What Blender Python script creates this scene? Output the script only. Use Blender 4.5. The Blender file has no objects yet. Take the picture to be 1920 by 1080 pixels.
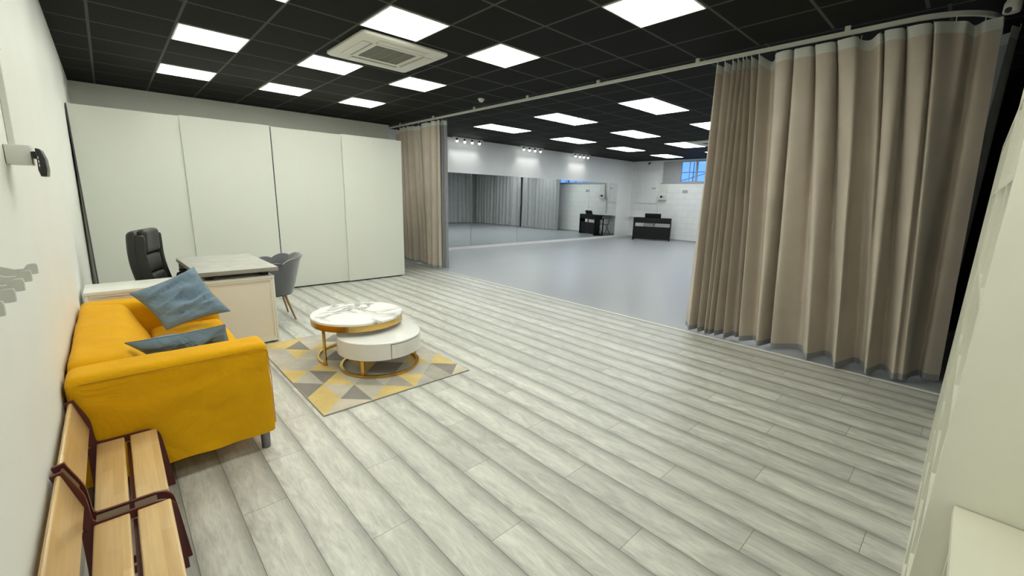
import bpy, bmesh, math, random
from mathutils import Vector, Matrix, noise
random.seed(7)
PI = math.pi
C = bpy.context.scene.collection
ROOM_H = 3.01

# ------------------------------------------------------------------ materials
def nd(nt, kind, **kw):
    n = nt.nodes.new(kind)
    for k, v in kw.items():
        if k in n.inputs: n.inputs[k].default_value = v
        else: setattr(n, k, v)
    return n
def base_mat(name):
    m = bpy.data.materials.new(name); m.use_nodes = True
    nt = m.node_tree
    return m, nt, nt.nodes['Principled BSDF']
def mat(name, col, rough=0.5, metal=0.0, var=0.06, nscale=8.0, bump=0.0, bscale=60.0, stretch=(1,1,1), sheen=0.0, coat=0.0, spec=0.5, col2=None):
    """procedural surface: colour varied by noise, optional bump"""
    m, nt, b = base_mat(name)
    tc = nd(nt, 'ShaderNodeTexCoord'); mp = nd(nt, 'ShaderNodeMapping')
    mp.inputs['Scale'].default_value = stretch
    nt.links.new(tc.outputs['Object'], mp.inputs['Vector'])
    nz = nd(nt, 'ShaderNodeTexNoise', Scale=nscale, Detail=5.0)
    nt.links.new(mp.outputs['Vector'], nz.inputs['Vector'])
    mx = nd(nt, 'ShaderNodeMix', data_type='RGBA')
    c2 = col2 or tuple(max(0, c * (1 - 2 * var)) for c in col)
    mx.inputs['A'].default_value = (*c2, 1); mx.inputs['B'].default_value = (*(tuple(min(1, c * (1 + var)) for c in col)), 1)
    nt.links.new(nz.outputs['Fac'], mx.inputs['Factor'])
    nt.links.new(mx.outputs['Result'], b.inputs['Base Color'])
    b.inputs['Roughness'].default_value = rough; b.inputs['Metallic'].default_value = metal
    b.inputs['Specular IOR Level'].default_value = spec
    if sheen: b.inputs['Sheen Weight'].default_value = sheen
    if coat: b.inputs['Coat Weight'].default_value = coat; b.inputs['Coat Roughness'].default_value = .08
    if bump:
        n2 = nd(nt, 'ShaderNodeTexNoise', Scale=bscale, Detail=6.0)
        nt.links.new(mp.outputs['Vector'], n2.inputs['Vector'])
        bp = nd(nt, 'ShaderNodeBump', Strength=bump, Distance=.01)
        nt.links.new(n2.outputs['Fac'], bp.inputs['Height']); nt.links.new(bp.outputs['Normal'], b.inputs['Normal'])
    return m
def emit_mat(name, col, strength):
    m, nt, b = base_mat(name)
    b.inputs['Base Color'].default_value = (.9, .9, .9, 1)
    b.inputs['Emission Color'].default_value = (*col, 1); b.inputs['Emission Strength'].default_value = strength
    return m

def ceiling_mat(name, ox, oy, pitch):
    m, nt, b = base_mat(name)
    tc = nd(nt, 'ShaderNodeTexCoord'); sp = nd(nt, 'ShaderNodeSeparateXYZ'); nt.links.new(tc.outputs['Object'], sp.inputs[0])
    def line(sock, o):
        a = nd(nt, 'ShaderNodeMath', operation='SUBTRACT'); nt.links.new(sock, a.inputs[0]); a.inputs[1].default_value = o
        d = nd(nt, 'ShaderNodeMath', operation='DIVIDE'); nt.links.new(a.outputs[0], d.inputs[0]); d.inputs[1].default_value = pitch
        r = nd(nt, 'ShaderNodeMath', operation='PINGPONG'); nt.links.new(d.outputs[0], r.inputs[0]); r.inputs[1].default_value = .5
        l = nd(nt, 'ShaderNodeMath', operation='LESS_THAN'); nt.links.new(r.outputs[0], l.inputs[0]); l.inputs[1].default_value = .0115 / pitch
        return l
    lx, ly = line(sp.outputs['X'], ox), line(sp.outputs['Y'], oy)
    mx = nd(nt, 'ShaderNodeMath', operation='MAXIMUM'); nt.links.new(lx.outputs[0], mx.inputs[0]); nt.links.new(ly.outputs[0], mx.inputs[1])
    nz = nd(nt, 'ShaderNodeTexNoise', Scale=70.0, Detail=4.0); nt.links.new(tc.outputs['Object'], nz.inputs['Vector'])
    cr = nd(nt, 'ShaderNodeMix', data_type='RGBA'); cr.inputs['A'].default_value = (.006, .0066, .005, 1); cr.inputs['B'].default_value = (.0105, .011, .0085, 1)
    nt.links.new(nz.outputs['Fac'], cr.inputs['Factor'])
    c2 = nd(nt, 'ShaderNodeMix', data_type='RGBA'); c2.inputs['B'].default_value = (.07, .075, .066, 1)
    nt.links.new(mx.outputs[0], c2.inputs['Factor']); nt.links.new(cr.outputs['Result'], c2.inputs['A'])
    nt.links.new(c2.outputs['Result'], b.inputs['Base Color']); b.inputs['Roughness'].default_value = .75
    b.inputs['Specular IOR Level'].default_value = .12
    bp = nd(nt, 'ShaderNodeBump', Strength=.4, Distance=.006); nt.links.new(mx.outputs[0], bp.inputs['Height']); nt.links.new(bp.outputs['Normal'], b.inputs['Normal'])
    return m

def plank_mat():
    m, nt, b = base_mat('laminate_planks')
    uv = nd(nt, 'ShaderNodeUVMap', uv_map='UVMap'); sp = nd(nt, 'ShaderNodeSeparateXYZ'); nt.links.new(uv.outputs[0], sp.inputs[0])
    at = nd(nt, 'ShaderNodeAttribute', attribute_name='rnd')
    sh = nd(nt, 'ShaderNodeVectorMath', operation='MULTIPLY_ADD')
    nt.links.new(at.outputs['Vector'], sh.inputs[0]); sh.inputs[1].default_value = (37, 53, 71); nt.links.new(uv.outputs[0], sh.inputs[2])
    def nz(sx, sy, scale, det, dist=0.0, rough=.6):
        mp = nd(nt, 'ShaderNodeMapping'); mp.inputs['Scale'].default_value = (sx, sy, 1); nt.links.new(sh.outputs[0], mp.inputs['Vector'])
        n = nd(nt, 'ShaderNodeTexNoise', Scale=scale, Detail=det, Distortion=dist, Roughness=rough); nt.links.new(mp.outputs['Vector'], n.inputs['Vector']); return n
    grain = nz(1.5, 11, 3.0, 9.0, 2.2, .68); blot = nz(1.3, 5.0, 2.4, 6.0, 1.5); fine = nz(4.0, 60, 3.0, 4.0, 1.0)
    def ramp(src, stops):
        r = nd(nt, 'ShaderNodeValToRGB'); e = r.color_ramp.elements
        e[0].position, e[0].color = stops[0][0], (*stops[0][1], 1); e[1].position, e[1].color = stops[-1][0], (*stops[-1][1], 1)
        for p_, c_ in stops[1:-1]:
            x = e.new(p_); x.color = (*c_, 1)
        nt.links.new(src, r.inputs['Fac']); return r
    g = ramp(grain.outputs['Fac'], [(.25, (.46, .455, .42)), (.46, (.585, .58, .535)), (.75, (.71, .705, .66))])
    bl = ramp(blot.outputs['Fac'], [(.3, (.76, .765, .775)), (.7, (1.10, 1.10, 1.085))])
    fi = ramp(fine.outputs['Fac'], [(.3, (.965, .965, .965)), (.7, (1.02, 1.02, 1.02))])
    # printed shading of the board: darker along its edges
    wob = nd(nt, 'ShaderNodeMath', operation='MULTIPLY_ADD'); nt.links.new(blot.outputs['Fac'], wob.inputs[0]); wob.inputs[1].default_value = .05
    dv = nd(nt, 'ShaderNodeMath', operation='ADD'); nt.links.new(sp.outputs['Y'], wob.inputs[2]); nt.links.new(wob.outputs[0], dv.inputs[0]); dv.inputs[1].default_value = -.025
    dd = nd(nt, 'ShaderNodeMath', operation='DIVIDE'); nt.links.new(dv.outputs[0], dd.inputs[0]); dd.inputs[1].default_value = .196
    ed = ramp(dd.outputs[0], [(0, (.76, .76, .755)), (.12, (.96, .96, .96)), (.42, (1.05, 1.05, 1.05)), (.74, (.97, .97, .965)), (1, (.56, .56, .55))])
    def mul(a, c):
        x = nd(nt, 'ShaderNodeMix', data_type='RGBA', blend_type='MULTIPLY'); x.inputs['Factor'].default_value = 1
        nt.links.new(a, x.inputs['A']); nt.links.new(c, x.inputs['B']); return x.outputs['Result']
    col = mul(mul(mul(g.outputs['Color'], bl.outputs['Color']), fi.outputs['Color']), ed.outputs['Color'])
    tone = nd(nt, 'ShaderNodeMapRange'); nt.links.new(at.outputs['Fac'], tone.inputs['Value']); tone.inputs['To Min'].default_value = .9; tone.inputs['To Max'].default_value = 1.08
    cv = nd(nt, 'ShaderNodeCombineXYZ')
    for i in range(3): nt.links.new(tone.outputs[0], cv.inputs[i])
    col = mul(col, cv.outputs[0])
    # joints
    def near(sock, lim):
        l = nd(nt, 'ShaderNodeMath', operation='LESS_THAN'); nt.links.new(sock, l.inputs[0]); l.inputs[1].default_value = lim; return l.outputs[0]
    def far(sock, lim):
        l = nd(nt, 'ShaderNodeMath', operation='GREATER_THAN'); nt.links.new(sock, l.inputs[0]); l.inputs[1].default_value = lim; return l.outputs[0]
    s1 = near(sp.outputs['Y'], .0016); s2 = far(sp.outputs['Y'], .1948); s3 = near(sp.outputs['X'], .0022)
    m1 = nd(nt, 'ShaderNodeMath', operation='MAXIMUM'); nt.links.new(s1, m1.inputs[0]); nt.links.new(s2, m1.inputs[1])
    m2 = nd(nt, 'ShaderNodeMath', operation='MAXIMUM'); nt.links.new(m1.outputs[0], m2.inputs[0]); nt.links.new(s3, m2.inputs[1])
    jm = nd(nt, 'ShaderNodeMix', data_type='RGBA'); nt.links.new(m2.outputs[0], jm.inputs['Factor']); nt.links.new(col, jm.inputs['A']); jm.inputs['B'].default_value = (.13, .13, .12, 1)
    nt.links.new(jm.outputs['Result'], b.inputs['Base Color'])
    b.inputs['Roughness'].default_value = .42; b.inputs['Specular IOR Level'].default_value = .45
    bp = nd(nt, 'ShaderNodeBump', Strength=.12, Distance=.004); nt.links.new(grain.outputs['Fac'], bp.inputs['Height']); nt.links.new(bp.outputs['Normal'], b.inputs['Normal'])
    return m

def wood_mat():
    """beech strips glued side by side, running along Y"""
    m, nt, b = base_mat('beech_strips')
    tc = nd(nt, 'ShaderNodeTexCoord')
    br = nd(nt, 'ShaderNodeTexBrick', Scale=1.0); br.offset = .37; br.squash = 1
    br.inputs['Color1'].default_value = (.78, .55, .27, 1); br.inputs['Color2'].default_value = (.62, .40, .17, 1); br.inputs['Mortar'].default_value = (.68, .46, .22, 1)
    br.inputs['Mortar Size'].default_value = .0; br.inputs['Brick Width'].default_value = .34; br.inputs['Row Height'].default_value = .034
    sw = nd(nt, 'ShaderNodeMapping'); sw.inputs['Rotation'].default_value = (0, 0, PI / 2); nt.links.new(tc.outputs['Object'], sw.inputs['Vector']); nt.links.new(sw.outputs['Vector'], br.inputs['Vector'])
    mp = nd(nt, 'ShaderNodeMapping'); mp.inputs['Scale'].default_value = (90, 4, 90); nt.links.new(tc.outputs['Object'], mp.inputs['Vector'])
    nz = nd(nt, 'ShaderNodeTexNoise', Scale=1.0, Detail=6.0); nt.links.new(mp.outputs['Vector'], nz.inputs['Vector'])
    mx = nd(nt, 'ShaderNodeMix', data_type='RGBA', blend_type='MULTIPLY'); mx.inputs['Factor'].default_value = .35
    nt.links.new(br.outputs['Color'], mx.inputs['A']); nt.links.new(nz.outputs['Fac'], mx.inputs['B'])
    gm = nd(nt, 'ShaderNodeMix', data_type='RGBA', blend_type='MULTIPLY'); gm.inputs['Factor'].default_value = 1; gm.inputs['B'].default_value = (1.12, 1.12, 1.12, 1)
    nt.links.new(mx.outputs['Result'], gm.inputs['A']); nt.links.new(gm.outputs['Result'], b.inputs['Base Color'])
    b.inputs['Roughness'].default_value = .32; b.inputs['Coat Weight'].default_value = .25; b.inputs['Coat Roughness'].default_value = .15
    return m

def marble_mat():
    m, nt, b = base_mat('white_marble')
    tc = nd(nt, 'ShaderNodeTexCoord')
    n1 = nd(nt, 'ShaderNodeTexNoise', Scale=2.3, Detail=5.0, Distortion=.9); nt.links.new(tc.outputs['Object'], n1.inputs['Vector'])
    ab = nd(nt, 'ShaderNodeMath', operation='SUBTRACT'); nt.links.new(n1.outputs['Fac'], ab.inputs[0]); ab.inputs[1].default_value = .5
    a2 = nd(nt, 'ShaderNodeMath', operation='ABSOLUTE'); nt.links.new(ab.outputs[0], a2.inputs[0])
    r = nd(nt, 'ShaderNodeValToRGB'); e = r.color_ramp.elements
    e[0].position, e[0].color = 0, (.25, .235, .225, 1); e[1].position, e[1].color = .06, (.84, .84, .83, 1)
    x = e.new(.018); x.color = (.56, .545, .53, 1)
    nt.links.new(a2.outputs[0], r.inputs['Fac'])
    n2 = nd(nt, 'ShaderNodeTexNoise', Scale=1.7, Detail=2.0); nt.links.new(tc.outputs['Object'], n2.inputs['Vector'])
    msk = nd(nt, 'ShaderNodeMapRange'); nt.links.new(n2.outputs['Fac'], msk.inputs['Value']); msk.inputs['From Min'].default_value = .36; msk.inputs['From Max'].default_value = .50
    mx = nd(nt, 'ShaderNodeMix', data_type='RGBA'); mx.inputs['A'].default_value = (.86, .86, .85, 1)
    nt.links.new(msk.outputs[0], mx.inputs['Factor']); nt.links.new(r.outputs['Color'], mx.inputs['B'])
    nt.links.new(mx.outputs['Result'], b.inputs['Base Color']); b.inputs['Roughness'].default_value = .08
    return m

def block_mat():
    """white painted blockwork on the far wall"""
    m, nt, b = base_mat('painted_blockwork')
    tc = nd(nt, 'ShaderNodeTexCoord'); mp = nd(nt, 'ShaderNodeMapping'); mp.inputs['Rotation'].default_value = (PI / 2, 0, PI / 2)
    sp = nd(nt, 'ShaderNodeSeparateXYZ'); nt.links.new(tc.outputs['Object'], sp.inputs[0])
    cb = nd(nt, 'ShaderNodeCombineXYZ'); nt.links.new(sp.outputs['Y'], cb.inputs[0]); nt.links.new(sp.outputs['Z'], cb.inputs[1])
    br = nd(nt, 'ShaderNodeTexBrick', Scale=1.0); nt.links.new(cb.outputs[0], br.inputs['Vector'])
    br.inputs['Brick Width'].default_value = .45; br.inputs['Row Height'].default_value = .225; br.inputs['Mortar Size'].default_value = .006
    br.inputs['Color1'].default_value = (.80, .81, .80, 1); br.inputs['Color2'].default_value = (.77, .78, .77, 1); br.inputs['Mortar'].default_value = (.66, .67, .66, 1)
    nz = nd(nt, 'ShaderNodeTexNoise', Scale=2.2, Detail=7.0); nt.links.new(tc.outputs['Object'], nz.inputs['Vector'])
    rr = nd(nt, 'ShaderNodeMapRange'); nt.links.new(nz.outputs['Fac'], rr.inputs['Value']); rr.inputs['To Min'].default_value = .9; rr.inputs['To Max'].default_value = 1.04
    mx = nd(nt, 'ShaderNodeMix', data_type='RGBA', blend_type='MULTIPLY'); mx.inputs['Factor'].default_value = 1
    nt.links.new(br.outputs['Color'], mx.inputs['A']); nt.links.new(rr.outputs[0], mx.inputs['B']); nt.links.new(mx.outputs['Result'], b.inputs['Base Color'])
    bp = nd(nt, 'ShaderNodeBump', Strength=.4, Distance=.004); bp.invert = True; nt.links.new(br.outputs['Fac'], bp.inputs['Height']); nt.links.new(bp.outputs['Normal'], b.inputs['Normal'])
    b.inputs['Roughness'].default_value = .6
    return m

def fabric(name, col, weave=450, rough=.9, bump=.25, sheen=.15, var=.10, wr=0.0, wscale=5.0):
    m, nt, b = base_mat(name)
    tc = nd(nt, 'ShaderNodeTexCoord')
    nz = nd(nt, 'ShaderNodeTexNoise', Scale=weave, Detail=2.0); nt.links.new(tc.outputs['Object'], nz.inputs['Vector'])
    lo = nd(nt, 'ShaderNodeTexNoise', Scale=3.5, Detail=4.0); nt.links.new(tc.outputs['Object'], lo.inputs['Vector'])
    ad = nd(nt, 'ShaderNodeMath', operation='MULTIPLY_ADD'); nt.links.new(nz.outputs['Fac'], ad.inputs[0]); ad.inputs[1].default_value = .6; nt.links.new(lo.outputs['Fac'], ad.inputs[2])
    mr = nd(nt, 'ShaderNodeMapRange'); nt.links.new(ad.outputs[0], mr.inputs['Value']); mr.inputs['From Min'].default_value = .5; mr.inputs['From Max'].default_value = 1.1
    mx = nd(nt, 'ShaderNodeMix', data_type='RGBA'); mx.inputs['A'].default_value = (*[c * (1 - var) for c in col], 1); mx.inputs['B'].default_value = (*[min(1, c * (1 + var)) for c in col], 1)
    nt.links.new(mr.outputs[0], mx.inputs['Factor']); nt.links.new(mx.outputs['Result'], b.inputs['Base Color'])
    b.inputs['Roughness'].default_value = rough; b.inputs['Sheen Weight'].default_value = sheen; b.inputs['Specular IOR Level'].default_value = .2
    bp = nd(nt, 'ShaderNodeBump', Strength=bump, Distance=.002); nt.links.new(nz.outputs['Fac'], bp.inputs['Height'])
    if wr:
        w = nd(nt, 'ShaderNodeTexNoise', Scale=wscale, Detail=3.0, Distortion=1.5); nt.links.new(tc.outputs['Object'], w.inputs['Vector'])
        b2 = nd(nt, 'ShaderNodeBump', Strength=wr, Distance=.03); nt.links.new(w.outputs['Fac'], b2.inputs['Height']); nt.links.new(b2.outputs['Normal'], bp.inputs['Normal'])
    nt.links.new(bp.outputs['Normal'], b.inputs['Normal'])
    return m

def plain(name, col, rough=.5, metal=0.0):
    return mat(name, col, rough, metal, var=.03)

WALL = mat('white_wall_paint', (.80, .81, .77), .55, var=.02, nscale=3, bump=.08, bscale=240)
STUDIO_WALL = mat('studio_white_paint', (.80, .815, .81), .55, var=.02, nscale=3, bump=.06, bscale=240)
BACKWALL = mat('grey_white_paint', (.74, .75, .70), .6, var=.02, nscale=3)
BLACKWALL = mat('black_paint', (.012, .012, .011), .8)
BLOCK = block_mat()
CEIL_A = ceiling_mat('black_ceiling_tiles', 0, 0, .6)
CEIL_B = ceiling_mat('black_studio_ceiling_tiles', 6.06, .11, .628)
PLANK = plank_mat()
VINYL = mat('grey_vinyl_floor', (.36, .375, .39), .33, var=.03, nscale=1.5, bump=.02, bscale=120, spec=.4)
TRIMW = mat('white_trim', (.82, .82, .80), .35, var=.02)
WHITE = mat('white_laminate', (.80, .80, .75), .32, var=.015)
GLOSSW = mat('white_door_panel', (.76, .78, .715), .42, var=.012, nscale=2)
SHELFW = mat('ivory_laminate', (.76, .755, .66), .35, var=.015)
CABW = mat('cream_white_laminate', (.64, .625, .52), .4, var=.015)
CREAM = mat('cream_panel', (.80, .755, .66), .45, var=.02)
DARKALU = mat('dark_purple_grey_edge', (.10, .09, .11), .4, .4)
SHADOWBLK = plain('matt_black', (.012, .012, .012), .6)
GLOSSBLK = plain('satin_black', (.015, .015, .016), .3)
PIANOBLK = mat('piano_black', (.008, .008, .0085), .5, var=.05, spec=.25)
LEATHER = mat('black_leather', (.013, .013, .012), .42, var=.15, nscale=14, bump=.25, bscale=170)
VELVET = fabric('grey_velvet', (.115, .12, .135), 300, .75, .1, .6, .14)
GOLD = mat('brushed_gold', (.66, .43, .13), .18, 1.0, var=.05, nscale=30)
BRASSWOOD = mat('bronze_leg', (.32, .19, .08), .35, .6)
CONCRETE = mat('grey_concrete_top', (.47, .465, .43), .4, var=.28, nscale=8, bump=.05, bscale=40, stretch=(1, 2.2, 1))
CONCEDGE = mat('grey_concrete_edge', (.30, .29, .265), .5, var=.12, nscale=9)
MARBLE = marble_mat()
LACQ = mat('white_lacquer', (.80, .80, .79), .12, var=.01)
YELLOW = fabric('mustard_slipcover', (.73, .375, .002), 520, .85, .22, .03, .09, .35, 4.5)
BLUE = fabric('slate_blue_cotton', (.155, .225, .295), 600, .9, .2, .2, .10, .5, 9)
NAVY = plain('navy_piping', (.06, .085, .125), .8)
STEEL = mat('brushed_steel_leg', (.22, .22, .24), .35, .8)
BEECH = wood_mat()
MAROON = mat('maroon_steel', (.105, .02, .018), .38, var=.1, nscale=20)
OLIVE = mat('olive_brown_plate', (.12, .085, .042), .5, var=.2)
TAUPE = fabric('taupe_curtain', (.52, .455, .385), 380, .92, .3, .2, .10)
LINING = fabric('grey_curtain_lining', (.30, .303, .31), 380, .92, .2, .15, .06)
STUDIOCURT = fabric('grey_studio_curtain', (.43, .44, .442), 380, .92, .2, .15, .07)
TAPE = fabric('pale_header_tape', (.62, .63, .60), 700, .8, .2, .1, .06)
ACW = mat('air_con_plastic', (.66, .655, .60), .4, var=.02)
ACG = mat('air_con_grille', (.27, .275, .235), .6, var=.15, nscale=160)
PLASTIC = mat('off_white_plastic', (.70, .70, .66), .4, var=.02)
RAILM = mat('cream_track', (.66, .66, .59), .4, var=.03)
HOOKM = mat('pale_grey_lacquer', (.55, .55, .52), .5, var=.04)
BACKGREY = mat('grey_frame', (.40, .41, .41), .5)
PANEL_L = emit_mat('lobby_light_diffuser', (.98, 1.0, .875), 9.2)
PANEL_S = emit_mat('studio_light_diffuser', (.955, 1.0, .985), 7.0)
BULB = emit_mat('spot_lamp_face', (1, .98, .95), 9)
mm, nt_, b_ = base_mat('mirror_glass')
b_.inputs['Base Color'].default_value = (.80, .84, .83, 1); b_.inputs['Metallic'].default_value = 1; b_.inputs['Roughness'].default_value = 0.0
MIRROR = mm
gm, nt_, b_ = base_mat('window_glass')
b_.inputs['Base Color'].default_value = (.9, .95, 1, 1); b_.inputs['Transmission Weight'].default_value = 1; b_.inputs['Roughness'].default_value = 0; b_.inputs['IOR'].default_value = 1.1
GLASS = gm

# ------------------------------------------------------------------ geometry helpers
def NB(): return bmesh.new()
def add_box(bm, x0, x1, y0, y1, z0, z1, m=0, r=0.0, seg=2):
    vs = [bm.verts.new((x, y, z)) for x in (x0, x1) for y in (y0, y1) for z in (z0, z1)]
    fs = [(0, 1, 3, 2), (4, 6, 7, 5), (0, 4, 5, 1), (2, 3, 7, 6), (0, 2, 6, 4), (1, 5, 7, 3)]
    out = []
    for f in fs:
        g = bm.faces.new([vs[i] for i in f]); g.material_index = m; out.append(g)
    if r:
        es = list({e for g in out for e in g.edges})
        bmesh.ops.bevel(bm, geom=es, offset=r, segments=seg, profile=.6, affect='EDGES', material=m)
    return out
def frame_of(d):
    d = d.normalized(); u = d.orthogonal().normalized(); return u, d.cross(u)
def add_cyl(bm, p0, p1, r0, r1=None, n=16, m=0):
    p0, p1 = Vector(p0), Vector(p1); r1 = r0 if r1 is None else r1
    u, v = frame_of(p1 - p0)
    A = [bm.verts.new(p0 + (u * math.cos(2 * PI * i / n) + v * math.sin(2 * PI * i / n)) * r0) for i in range(n)]
    B = [bm.verts.new(p1 + (u * math.cos(2 * PI * i / n) + v * math.sin(2 * PI * i / n)) * r1) for i in range(n)]
    for i in range(n):
        bm.faces.new((A[i], A[(i + 1) % n], B[(i + 1) % n], B[i])).material_index = m
    bm.faces.new(A[::-1]).material_index = m; bm.faces.new(B).material_index = m
def add_lathe(bm, prof, n=48, c=(0, 0), m=0, a0=0, a1=2 * PI):
    """prof: list of (r, z); closed loop profile gives a solid ring"""
    full = abs(a1 - a0 - 2 * PI) < 1e-6
    k = n if full else n + 1
    rings = []
    for i in range(k):
        a = a0 + (a1 - a0) * i / n
        rings.append([bm.verts.new((c[0] + r * math.cos(a), c[1] + r * math.sin(a), z)) if r > 1e-6 else None for r, z in prof])
    cen = {}
    for j, (r, z) in enumerate(prof):
        if r <= 1e-6: cen[j] = bm.verts.new((c[0], c[1], z))
    g = lambda i, j: rings[i][j] or cen[j]
    for i in range(n):
        i2 = (i + 1) % k
        for j in range(len(prof) - 1):
            q = [g(i, j), g(i2, j), g(i2, j + 1), g(i, j + 1)]
            q2 = []
            for v in q:
                if v not in q2: q2.append(v)
            if len(q2) > 2: bm.faces.new(q2).material_index = m
def add_prism(bm, poly, axis, a, b, m=0, r=0.0, seg=2):
    """poly in the two other axes (order x,y,z without axis)"""
    def P(p, t):
        l = list(p); l.insert(axis, t); return l
    A = [bm.verts.new(P(p, a)) for p in poly]; B = [bm.verts.new(P(p, b)) for p in poly]
    n = len(poly); out = []
    for i in range(n): out.append(bm.faces.new((A[i], A[(i + 1) % n], B[(i + 1) % n], B[i])))
    out.append(bm.faces.new(A[::-1])); out.append(bm.faces.new(B))
    for f in out: f.material_index = m
    bmesh.ops.recalc_face_normals(bm, faces=out)
    if r:
        es = list({e for g in out for e in g.edges if e.calc_face_angle(0) > .5})
        bmesh.ops.bevel(bm, geom=es, offset=r, segments=seg, profile=.6, affect='EDGES', material=m)
def add_bar(bm, path, w, t, wdir, m=0, closed=False):
    """flat bar of width w (along wdir) and thickness t swept along path"""
    wd = Vector(wdir).normalized(); path = [Vector(p) for p in path]; n = len(path); rings = []
    for i, p in enumerate(path):
        a = path[(i - 1) % n] if closed or i > 0 else p; b = path[(i + 1) % n] if closed or i < n - 1 else p
        d = (b - a).normalized(); nn = d.cross(wd).normalized()
        rings.append([bm.verts.new(p + wd * (sx * w / 2) + nn * (sy * t / 2)) for sx, sy in ((-1, -1), (1, -1), (1, 1), (-1, 1))])
    for i in range(n if closed else n - 1):
        A, B = rings[i], rings[(i + 1) % n]
        for k in range(4): bm.faces.new((A[k], A[(k + 1) % 4], B[(k + 1) % 4], B[k])).material_index = m
    if not closed:
        bm.faces.new(rings[0][::-1]).material_index = m; bm.faces.new(rings[-1]).material_index = m
def add_tube(bm, path, r, n=10, m=0):
    path = [Vector(p) for p in path]; rings = []; u = None
    for i, p in enumerate(path):
        a = path[max(0, i - 1)]; b = path[min(len(path) - 1, i + 1)]; d = (b - a).normalized()
        if u is None: u, v = frame_of(d)
        else:
            u = (u - d * u.dot(d)).normalized(); v = d.cross(u)
        rings.append([bm.verts.new(p + (u * math.cos(2 * PI * k / n) + v * math.sin(2 * PI * k / n)) * r) for k in range(n)])
    for A, B in zip(rings, rings[1:]):
        for k in range(n): bm.faces.new((A[k], A[(k + 1) % n], B[(k + 1) % n], B[k])).material_index = m
    bm.faces.new(rings[0][::-1]).material_index = m; bm.faces.new(rings[-1]).material_index = m
def soft_box(bm, x0, x1, y0, y1, z0, z1, r, step=.04, amp=0.0, ns=4.0, seed=0.0, m=0, warp=None, flat=False):
    """rounded upholstered block, finely meshed, with a little noise for slack cloth"""
    b2 = bmesh.new()
    L = (x1 - x0, y1 - y0, z1 - z0); N = [max(2, int(round(l / step))) for l in L]
    lo = Vector((x0, y0, z0)); hi = Vector((x1, y1, z1)); cache = {}
    def vert(i, j, k):
        key = (i, j, k)
        if key not in cache:
            p = Vector((x0 + L[0] * i / N[0], y0 + L[1] * j / N[1], z0 + L[2] * k / N[2]))
            q = Vector([min(max(p[a], lo[a] + (0 if flat and a == 2 else r)), hi[a] - r) for a in range(3)])
            d = p - q
            if d.length > 1e-9:
                # spread samples evenly round the rounded edge
                p = q + d.normalized() * r
                nn = d.normalized()
            else: nn = Vector((0, 0, 1))
            if amp:
                s = noise.noise(p * ns + Vector((seed, seed * 1.7, 0))) + .5 * noise.noise(p * ns * 2.3 + Vector((0, seed, seed)))
                p = p + nn * s * amp
            if warp: p = warp(p)
            cache[key] = b2.verts.new(p)
        return cache[key]
    for a in range(3):
        o = [c for c in range(3) if c != a]
        for side in (0, N[a]):
            for i in range(N[o[0]]):
                for j in range(N[o[1]]):
                    q = []
                    for di, dj in ((0, 0), (1, 0), (1, 1), (0, 1)):
                        idx = [0, 0, 0]; idx[a] = side; idx[o[0]] = i + di; idx[o[1]] = j + dj; q.append(vert(*idx))
                    b2.faces.new(q)
    bmesh.ops.recalc_face_normals(b2, faces=b2.faces)
    for f in b2.faces: f.material_index = m
    me = bpy.data.meshes.new('tmp'); b2.to_mesh(me); b2.free(); bm.from_mesh(me); bpy.data.meshes.remove(me)

def obj(name, bm, mats, parent=None, loc=None, recalc=True, angle=38, rot=0.0):
    """links the mesh as ONE object. Mesh coordinates are world ones; they are made local to the parent thing or to loc."""
    if recalc: bmesh.ops.recalc_face_normals(bm, faces=bm.faces)
    off = Vector((0, 0, 0))
    if parent is not None:
        r = parent
        while r.parent is not None: r = r.parent
        if not r.get('_local'): off = Vector(r['_base'])
    elif loc is not None: off = Vector(loc)
    if off.length: bmesh.ops.translate(bm, verts=bm.verts, vec=-off)
    me = bpy.data.meshes.new(name); bm.to_mesh(me); bm.free()
    for m in (mats if isinstance(mats, (list, tuple)) else [mats]): me.materials.append(m)
    me.polygons.foreach_set('use_smooth', [True] * len(me.polygons)); me.set_sharp_from_angle(angle=math.radians(angle))
    o = bpy.data.objects.new(name, me); C.objects.link(o)
    if parent is not None: o.parent = parent
    elif loc is not None:
        o.location = loc; o.rotation_euler = (0, 0, rot); o['_base'] = list(loc)
    else: o['_base'] = [0, 0, 0]
    return o
def tag(o, label, cat, group=None):
    o['label'] = label; o['category'] = cat
    if group: o['group'] = group
    return o
def thing(name, label, cat, loc=(0, 0, 0), rotz=0.0, group=None, local=False):
    """an Empty at the thing's base. local=True: child meshes are given in the thing's own frame"""
    o = bpy.data.objects.new(name, None); C.objects.link(o); o.empty_display_size = .1
    o.location = loc; o.rotation_euler = (0, 0, rotz); o['_base'] = list(loc)
    if local: o['_local'] = 1
    return tag(o, label, cat, group)
def struct(name, bm, m, parent=None):
    o = obj(name, bm, m, parent)
    if parent is None: o['kind'] = 'structure'
    return o
def dup(o, parent=None):
    c = o.copy(); C.objects.link(c); c.parent = parent
    for ch in list(o.children): dup(ch, c)
    return c
def boxobj(name, x0, x1, y0, y1, z0, z1, m, parent=None, r=0.0, seg=2):
    bm = NB(); add_box(bm, x0, x1, y0, y1, z0, z1, 0, r, seg); return obj(name, bm, m, parent)

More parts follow.
